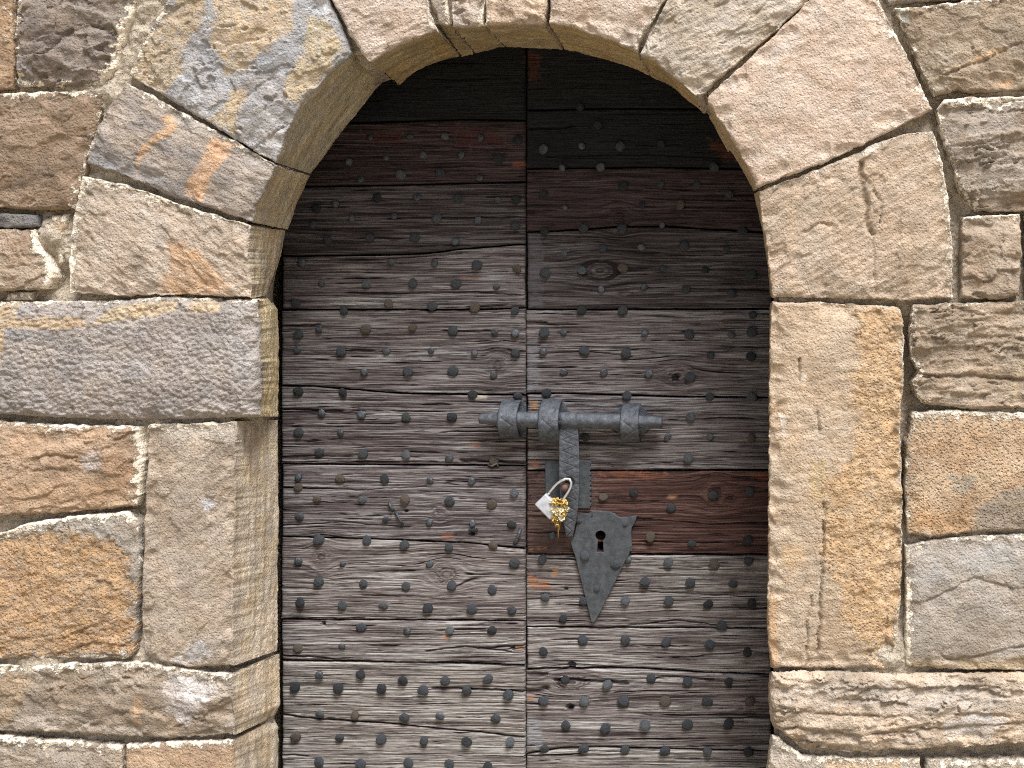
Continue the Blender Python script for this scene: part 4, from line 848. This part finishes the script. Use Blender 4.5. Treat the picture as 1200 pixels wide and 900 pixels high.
def put_nails(leaf, text, extra):
    pts = [tuple(float(q) for q in t.split(',')) for t in text.split()]
    order = sorted(range(len(pts)), key=lambda i: -pts[i][2])
    keep = set(order[:100]); rest = []
    for i, (x, y, r) in enumerate(pts):
        rad = r * .92 * MM * (DC + YD) / DC
        p = U(x, y, YD - .001)
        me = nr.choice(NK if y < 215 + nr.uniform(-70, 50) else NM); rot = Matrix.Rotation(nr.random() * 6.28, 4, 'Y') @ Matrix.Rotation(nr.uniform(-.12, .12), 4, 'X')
        if i in keep:
            ob = bpy.data.objects.new('nail', me); C.objects.link(ob); ob.parent = leaf
            ob.matrix_local = Matrix.Translation(Vector(p) - leaf.location) @ rot @ Matrix.Scale(rad, 4)
        else: rest.append((me, Matrix.Translation(Vector(p)) @ rot @ Matrix.Scale(rad, 4)))
    for t in extra.split():
        x, y, r = (float(q) for q in t.split(','))
        rest.append((nr.choice(NM), Matrix.Translation(Vector(U(x + nr.uniform(-4, 4), y + nr.uniform(-4, 4), YD - .001))) @ Matrix.Scale(r * .92 * MM * (DC + YD) / DC, 4)))
    bm = bmesh.new()
    for me, M in rest:
        n0 = len(bm.verts); bm.from_mesh(me); bm.verts.ensure_lookup_table()
        for v in bm.verts[n0:]: v.co = M @ v.co
    ob = bm_obj('small_nails', bm, M_NAIL, leaf); ob['kind'] = 'stuff'
put_nails(dl, NL, NL2); put_nails(dr, NR, NR2)

def tube(bm, pts, rads, n=10, cap=True, flat=None):
    pts = [Vector(p) for p in pts]
    if isinstance(rads, (int, float)): rads = [rads] * len(pts)
    up = None; rings = []
    for i, p in enumerate(pts):
        d = (pts[min(i + 1, len(pts) - 1)] - pts[max(i - 1, 0)]).normalized()
        if up is None:
            up = d.orthogonal().normalized()
        up = (up - d * up.dot(d)).normalized(); s = d.cross(up)
        rings.append([bm.verts.new(p + (up * math.cos(2 * math.pi * k / n) + s * math.sin(2 * math.pi * k / n)) * rads[i]) for k in range(n)])
    for a, b in zip(rings[:-1], rings[1:]):
        for k in range(n): bm.faces.new((a[k], a[(k + 1) % n], b[(k + 1) % n], b[k]))
    if cap: bm.faces.new(rings[0][::-1]); bm.faces.new(rings[-1])

def bent(leaf, pts, rad, mat=M_NAIL):
    bm = bmesh.new(); tube(bm, [tuple(U(x, y, YD - d)) for x, y, d in pts], rad, 6)
    return bm_obj('bent_nail', bm, mat, leaf, True)
bent(dl, [(456, 588, .0), (457, 592, .008), (459, 596, .010), (461, 598, .0)], .0035)
bent(dl, [(463, 600, .0), (466, 604, .008), (469, 610, .009), (472, 615, .002)], .0032)
bent(dl, [(610, 620, .002), (608, 626, .008), (605, 634, .008), (603, 637, .0)], .005)
bent(dl, [(572, 545, .0), (577, 546, .008), (582, 543, .006), (584, 547, .0)], .003, M_NAILR)
bent(dl, [(556, 618, .0), (560, 621, .006), (549, 621, .006)], .003)
# ------------------------------------------------------------------ ironwork
def PD(x, y, out=0.0): return Vector(U(x, y, YD - out))
SC = MM * (DC + YD) / DC
def plate_mesh(name, outline, out, thick, mat, parent, holes=(), dome=0.0, jit=0.0):
    """A hammered iron sheet of a given outline (pixels), standing out from the boards."""
    loops = [[(p[0], p[1]) for p in outline]] + [[(p[0], p[1]) for p in h] for h in holes]
    vecs = [[Vector((*U(x, y, YD - out)[[0, 2]], 0)) for x, y in lp] for lp in loops]
    tris = tessellate_polygon(vecs); flat = [v for lp in vecs for v in lp]
    bm = bmesh.new()
    f = [bm.verts.new((v.x, YD - out - thick, v.y)) for v in flat]; b = [bm.verts.new((v.x, YD - out, v.y)) for v in flat]
    for t in tris:
        bm.faces.new([f[i] for i in t]); bm.faces.new([b[i] for i in reversed(t)])
    k = 0
    for lp in vecs:
        n = len(lp)
        for i in range(n):
            bm.faces.new((f[k + i], f[k + (i + 1) % n], b[k + (i + 1) % n], b[k + i]))
        k += n
    ob = bm_obj(name, bm, mat, parent)
    bv = ob.modifiers.new('edge', 'BEVEL'); bv.width = min(.0012, thick * .3); bv.segments = 2; bv.limit_method = 'ANGLE'; bv.angle_limit = R(50)
    return ob
def circ(cx, cy, r, n=20): return [(cx + r * math.cos(2 * math.pi * i / n), cy + r * math.sin(2 * math.pi * i / n)) for i in range(n)]

# keyhole plate on the right leaf
zb = [(345, 288), (365, 276), (400, 277), (424, 264), (470, 262), (520, 267), (530, 272), (545, 276), (556, 290), (575, 296), (610, 294), (640, 289), (661, 284), (656, 306), (645, 330), (632, 352), (630, 380), (634, 430), (635, 472), (622, 474), (619, 492), (600, 522), (572, 580), (540, 648), (500, 724), (470, 788), (440, 842), (430, 850), (420, 846), (408, 790), (385, 700), (365, 620), (350, 560), (338, 505), (325, 472), (312, 432), (316, 414), (330, 395), (338, 360), (345, 320)]
outline = [(600 + x / 4.5, 540 + y / 4.5) for x, y in zb]
key = [(600 + x / 4.5, 540 + y / 4.5) for x, y in [(468 + 27 * math.cos(a), 392 + 27 * math.sin(a)) for a in np.linspace(R(120), R(420), 16)] + [(484, 478), (450, 480)]]
lockp = plate_mesh('lock_plate', outline, .002, .007, M_PLATE, dr, [key])
def rivet(parent, x, y, r, out, mat=M_PLATE, k=0):
    me = nail_mesh(200 + k, mat); ob = bpy.data.objects.new('rivet', me); C.objects.link(ob); ob.parent = parent
    ob.matrix_local = Matrix.Translation(PD(x, y, out) - (parent.location + (parent.parent.location if parent.parent else Vector()))) @ Matrix.Diagonal((r * SC, r * SC * .85, r * SC, 1))
    return ob
for k, (x, y, r) in enumerate(((385, 498, 25), (548, 548, 25), (598, 333, 13), (351, 318, 16), (447, 672, 16), (423, 290, 6))):
    rivet(lockp, 600 + x / 4.5, 540 + y / 4.5, r / 4.5 * 1.05, .009, M_IRON, k)

# plate behind the hasp, its right edge filed in notches
xs_ = []
n_ = 9
out_ = [(639, 540), (655, 540), (693, 540)]
for i in range(n_):
    y0 = 541 + i * 54 / n_; out_ += [(693.6, y0 + .6), (693.2, y0 + 3.2), (691.4, y0 + 3.6), (691.6, y0 + 5.2)]
out_ += [(692.5, 595.5), (660, 595), (640, 594)]
plate_mesh('hasp_plate', out_, .001, .005, M_PLATE, dr)

# loops that hold the bolt
def band(parent, x0, x1, yc, ry, depth, thick=.008, tilt=0.0):
    """A hammered strap bent round the rod, its two ends driven into the boards; zigzag scratched along its face."""
    bm = bmesh.new(); nu, nv = 30, 72
    r = ry * SC
    W = (x1 - x0) * SC
    prof = []
    for j in range(nv):
        a = -math.pi * .5 - .35 + (math.pi + .7) * j / (nv - 1)          # from below, round the front, to above
        prof.append((math.cos(a), math.sin(a)))
    def vert(i, j, inner):
        u = i / (nu - 1); c, s = prof[j]
        rr = r - (thick if inner else 0)
        x = (u - .5) * W
        e = min(u, 1 - u) * W
        edge = .0016 * math.exp(-e / .0012)
        zig = 0
        if not inner:
            t = j / (nv - 1) * 9.0; tri = abs((t % 2) - 1)
            d = abs(u - (.2 + .6 * tri)) * W
            zig = .0022 * math.exp(-(d / .0017) ** 2)
            zig += .0018 * math.exp(-((abs((t % 2) - .9) * .012) ** 2 + ((u - .22) * W) ** 2) / .002 ** 2)
        q = rr - (edge + zig if not inner else -edge)
        dy = depth if c > 0 else .02
        base = Vector(U((x0 + x1) / 2, yc, YD))
        return Vector((base.x + x, YD + .004 - max(c, -.4) * (q / r) * depth, base.z + q * s))
    g = [[bm.verts.new(vert(i, j, False)) for i in range(nu)] for j in range(nv)]
    h = [[bm.verts.new(vert(i, j, True)) for i in range(nu)] for j in range(nv)]
    for j in range(nv - 1):
        for i in range(nu - 1):
            bm.faces.new((g[j][i], g[j][i + 1], g[j + 1][i + 1], g[j + 1][i])); bm.faces.new((h[j][i], h[j + 1][i], h[j + 1][i + 1], h[j][i + 1]))
        bm.faces.new((g[j][0], g[j + 1][0], h[j + 1][0], h[j][0])); bm.faces.new((g[j][-1], h[j][-1], h[j + 1][-1], g[j + 1][-1]))
    return bm_obj('bolt_loop', bm, M_IRON, parent, True)
band(dl, 589.5, 611.5, 490.5, 22.5, .074)
band(dr, 636.5, 659.5, 493, 26, .078)
band(dr, 730, 751, 495, 23, .074)
# flanges of the loops, nailed flat on the boards
plate_mesh('loop_flange', [(602, 474), (612, 469), (617, 474), (617, 508), (611, 512), (602, 506)], .0005, .004, M_IRON, dl)
plate_mesh('loop_flange', [(634, 470), (646, 466), (657, 468), (663, 474), (666, 481), (676, 486), (668, 492), (656, 508), (638, 514)], .0005, .005, M_IRON, dr)
plate_mesh('loop_flange', [(740 + (22.5 + 1.5 * math.sin(5 * t) + math.cos(9 * t)) * math.cos(t), 493 + (20 + 1.2 * math.sin(4 * t + 1)) * math.sin(t)) for t in np.linspace(0, 2 * math.pi, 26)[:-1]], .0005, .005, M_IRON, dr)

# the sliding bolt: rod and the hasp that hangs from it
RY = .040                                                  # rod axis stands this far out of the boards
bolt = thing('sliding_bolt', 'long dark iron bolt lying through three strap loops with a hasp hanging down', 'bolt', tuple(PD(668, 494, RY)))
def rod():
    bm = bmesh.new(); n, m = 20, 120; rings = []
    for i in range(m):
        t = i / (m - 1); x = 562 + t * (776 - 562); y = 490.6 + t * 4.2
        r = 9.0
        if x < 584: r = 5.6 + (x - 562) / 22 * 2.6
        if x > 745: r = 8.2 - (x - 745) / 31 * 1.6
        p = U(x, y, YD - RY); ring = []
        for k in range(n):
            a = 2 * math.pi * k / n
            q = r * SC * (1 + .035 * float(perlin(x / 16, math.cos(a) * 1.3, math.sin(a) * 1.3 + 4)) + .05 * math.cos(6 * a))
            if i in (0, m - 1): q *= .95
            ring.append(bm.verts.new((p[0], p[1] + q * math.cos(a), p[2] + q * math.sin(a))))
        rings.append(ring)
    for a, b in zip(rings[:-1], rings[1:]):
        for k in range(n): bm.faces.new((a[k], a[(k + 1) % n], b[(k + 1) % n], b[k]))
    bm.faces.new(rings[0]); bm.faces.new(rings[-1][::-1])
    return bm_obj('rod', bm, M_IRON, bolt, True)
rod()
def hasp():
    """Curved strap with a scratched zigzag and a slot the staple comes through."""
    Lp = [(655, 497), (655, 515), (655, 540), (655, 560), (656, 580), (658, 598), (660.5, 612), (663.5, 629)]
    Rp = [(677, 497), (678, 515), (679, 540), (679, 560), (678.5, 580), (677, 598), (674.5, 612), (671, 629)]
    nv, nu = 190, 44
    a = resample(np.array(Lp, float), nv); b = resample(np.array(Rp, float), nv)
    hx, hy, hr = 667.5, 564.8, 5.6
    V = []; keep = []
    for j in range(nv):
        t = j / (nv - 1)
        out = RY * (1 - .45 * t) + .006 * math.sin(t * math.pi) + .004
        out = max(out, .016)
        for i in range(nu):
            u = i / (nu - 1)
            x, y = a[j] * (1 - u) + b[j] * u
            w = np.linalg.norm(b[j] - a[j])
            e = min(u, 1 - u) * w
            tt = t * 21; tri = abs((tt % 2) - 1)
            dz = abs(u - (.16 + .68 * tri)) * w
            z = .0026 * math.exp(-(dz / .85) ** 2)
            dd = min(math.hypot((u - .12) * w, ((tt % 2) - .15) * w * .2), math.hypot((u - .88) * w, ((tt % 2) - 1.1) * w * .2))
            z += .0014 * math.exp(-(dd / .8) ** 2) + .0012 * math.exp(-(e / .7) ** 2)
            z -= .0006 * float(perlin(x / 4, y / 4, 1.5))
            dh = math.hypot(x - hx, (y - hy) * .93)
            z += .0025 * math.exp(-max(dh - hr, 0) / .8) * (dh < hr + 3)
            V.append(U(x, y, YD - out - .006 + z)); keep.append(dh > hr)
    V = np.array(V); keep = np.array(keep)
    idx = np.arange(nu * nv).reshape(nv, nu)
    F = np.stack([idx[1:, :-1], idx[1:, 1:], idx[:-1, 1:], idx[:-1, :-1]], -1).reshape(-1, 4)
    F = F[keep[F].sum(1) >= 3]
    N0 = len(V); V2 = V.copy(); V2[:, 1] += .006
    # outer rim, and the rim of the slot
    from collections import Counter
    cnt = Counter(); dirs = {}
    for f in F:
        for k in range(4):
            p, q = int(f[k]), int(f[(k + 1) % 4]); cnt[(min(p, q), max(p, q))] += 1; dirs[(min(p, q), max(p, q))] = (p, q)
    rim = [dirs[k] for k, c in cnt.items() if c == 1]
    Fr = np.array([(q, p, p + N0, q + N0) for p, q in rim])
    F2 = F[:, ::-1] + N0
    V = np.vstack([V, V2]); F = np.vstack([F, F2, Fr])
    used = np.unique(F); rm = np.full(len(V), -1); rm[used] = np.arange(len(used))
    return mesh_np('hasp', V[used], rm[F], M_IRON, bolt)
hasp()
# the knuckle where the hasp wraps the rod
bm = bmesh.new()
tube(bm, [tuple(U(x, 492.5, YD - RY)) for x in (655.5, 662, 670, 677.5)], [9.3 * SC, 9.6 * SC, 9.6 * SC, 9.3 * SC], 20)
bm_obj('hasp_knuckle', bm, M_IRON, bolt, True)

# staple eye on the door that comes through the slot
bm = bmesh.new()
c0 = PD(665.5, 567.5, 0)
tube(bm, [c0 + Vector((0, -.0 - d, 0)) for d in (0, .02, .034, .046, .056)], [.009, .009, .0098, .0105, .0075], 10)
bm_obj('staple', bm, M_RUST, dr, True)

# ------------------------------------------------------------------ padlock
M_LOCK = plain('pale_worn_metal', lin((204, 209, 218)) * .74, .42, .3, .25, 60)
M_SHACK = plain('bright_steel', lin((224, 224, 226)) * .9, .25, .85, .05, 200)
pad = thing('padlock', 'small pale metal padlock hanging tilted from the staple of the hasp', 'padlock', tuple(PD(642, 590, .055)))
OUTP = .058
ax = (Vector(U(644.5, 608, YD)) - Vector(U(626.8, 590, YD))).normalized(); up_ = Vector((-ax.z, 0, ax.x))
if up_.z < 0: up_ = -up_
def body():
    bm = bmesh.new()
    c = PD(642.5, 593.2, OUTP); hw, hh, hd = .0285, .0200, .0105
    box_bm(bm, -hw, hw, -hd, hd, -hh, hh)
    bmesh.ops.bevel(bm, geom=bm.edges[:], offset=.0035, segments=3, affect='EDGES', profile=.6)
    M = Matrix((ax, Vector((0, 1, 0)), up_)).transposed().to_4x4()
    bmesh.ops.transform(bm, matrix=Matrix.Translation(c) @ M, verts=bm.verts)
    ob = bm_obj('body', bm, M_LOCK, pad, True)
    return ob
body()
bm = bmesh.new()
leg = [(641.5, 580.5, OUTP), (645, 575.5, OUTP), (650, 569.5, OUTP), (654, 565.8, OUTP), (658.5, 563.0, OUTP - .001), (663, 561.2, OUTP - .004), (667.5, 561.6, OUTP - .005), (669.6, 565.5, OUTP - .005), (669, 570.5, OUTP - .002), (666.5, 575.5, OUTP), (663, 581, OUTP), (659.5, 586, OUTP), (657, 589.5, OUTP), (654, 594, OUTP)]
tube(bm, [tuple(PD(x, y, o_)) for x, y, o_ in leg], .0037, 12)
bm_obj('shackle', bm, M_SHACK, pad, True)
# ------------------------------------------------------------------ dried flowers tucked behind the shackle
M_YEL = plain('yellow_petals', lin((214, 186, 112)) * .85, .95, 0, .4, 150); M_CREAM = plain('pale_dry_petals', lin((232, 220, 184)) * .85, .8, 0, .15, 200); M_STEM = plain('dry_stem', lin((186, 150, 84)) * .8, .8)
posy = thing('flower_posy', 'small bunch of dried yellow flowers tucked beside the padlock', 'flowers', tuple(PD(655, 600, .06)))
pr = random.Random(8)
def flower(c, r, mat):
    bm = bmesh.new()
    for k in range(pr.randint(26, 34)):
        d = Vector((pr.gauss(0, 1), pr.gauss(0, 1) - .5, pr.gauss(0, 1))).normalized()
        s = d.orthogonal().normalized(); s = Matrix.Rotation(pr.random() * 6.28, 3, d) @ s; t = d.cross(s)
        w = r * pr.uniform(.28, .5); b0 = c + d * r * .25; tip = c + d * r * pr.uniform(.8, 1.15)
        vsx = [b0 - s * w * .4, b0 + s * w * .4, tip + s * w + t * w * pr.uniform(-.5, .5), tip + d * r * .12, tip - s * w + t * w * pr.uniform(-.5, .5)]
        vv_ = [bm.verts.new(p) for p in vsx]; bm.faces.new(vv_)
        bm.faces.new([bm.verts.new(p + t * .0006) for p in vsx[::-1]])
    bmesh.ops.create_icosphere(bm, subdivisions=2, radius=r * .55, matrix=Matrix.Translation(c))
    return bm_obj('flower_head', bm, mat, posy, False)
for x, y, r, o_, m_ in ((649, 589, 5.2, .062, M_YEL), (655, 588, 5.4, .066, M_YEL), (661, 590, 4.2, .062, M_YEL), (663.5, 595, 3.8, .06, M_CREAM), (649, 599, 4.2, .066, M_CREAM), (656, 597, 4.2, .068, M_CREAM), (661, 602, 3.6, .064, M_YEL), (650, 607, 4.4, .066, M_YEL), (657, 607, 4.4, .066, M_CREAM), (653, 613, 3.4, .064, M_YEL), (655, 602, 3.4, .07, M_CREAM)):
    flower(PD(x, y, o_), r * SC, m_)
for pts in ([(655, 596, .06), (654.5, 612, .06), (654, 622, .058), (654.2, 630, .058)], [(651, 598, .06), (652, 612, .06), (650.5, 618, .058)], [(658, 600, .06), (656, 616, .06), (655.5, 621, .058)]):
    bm = bmesh.new(); tube(bm, [tuple(PD(*p)) for p in pts], .0012, 6); bm_obj('stem', bm, M_STEM, posy, True)
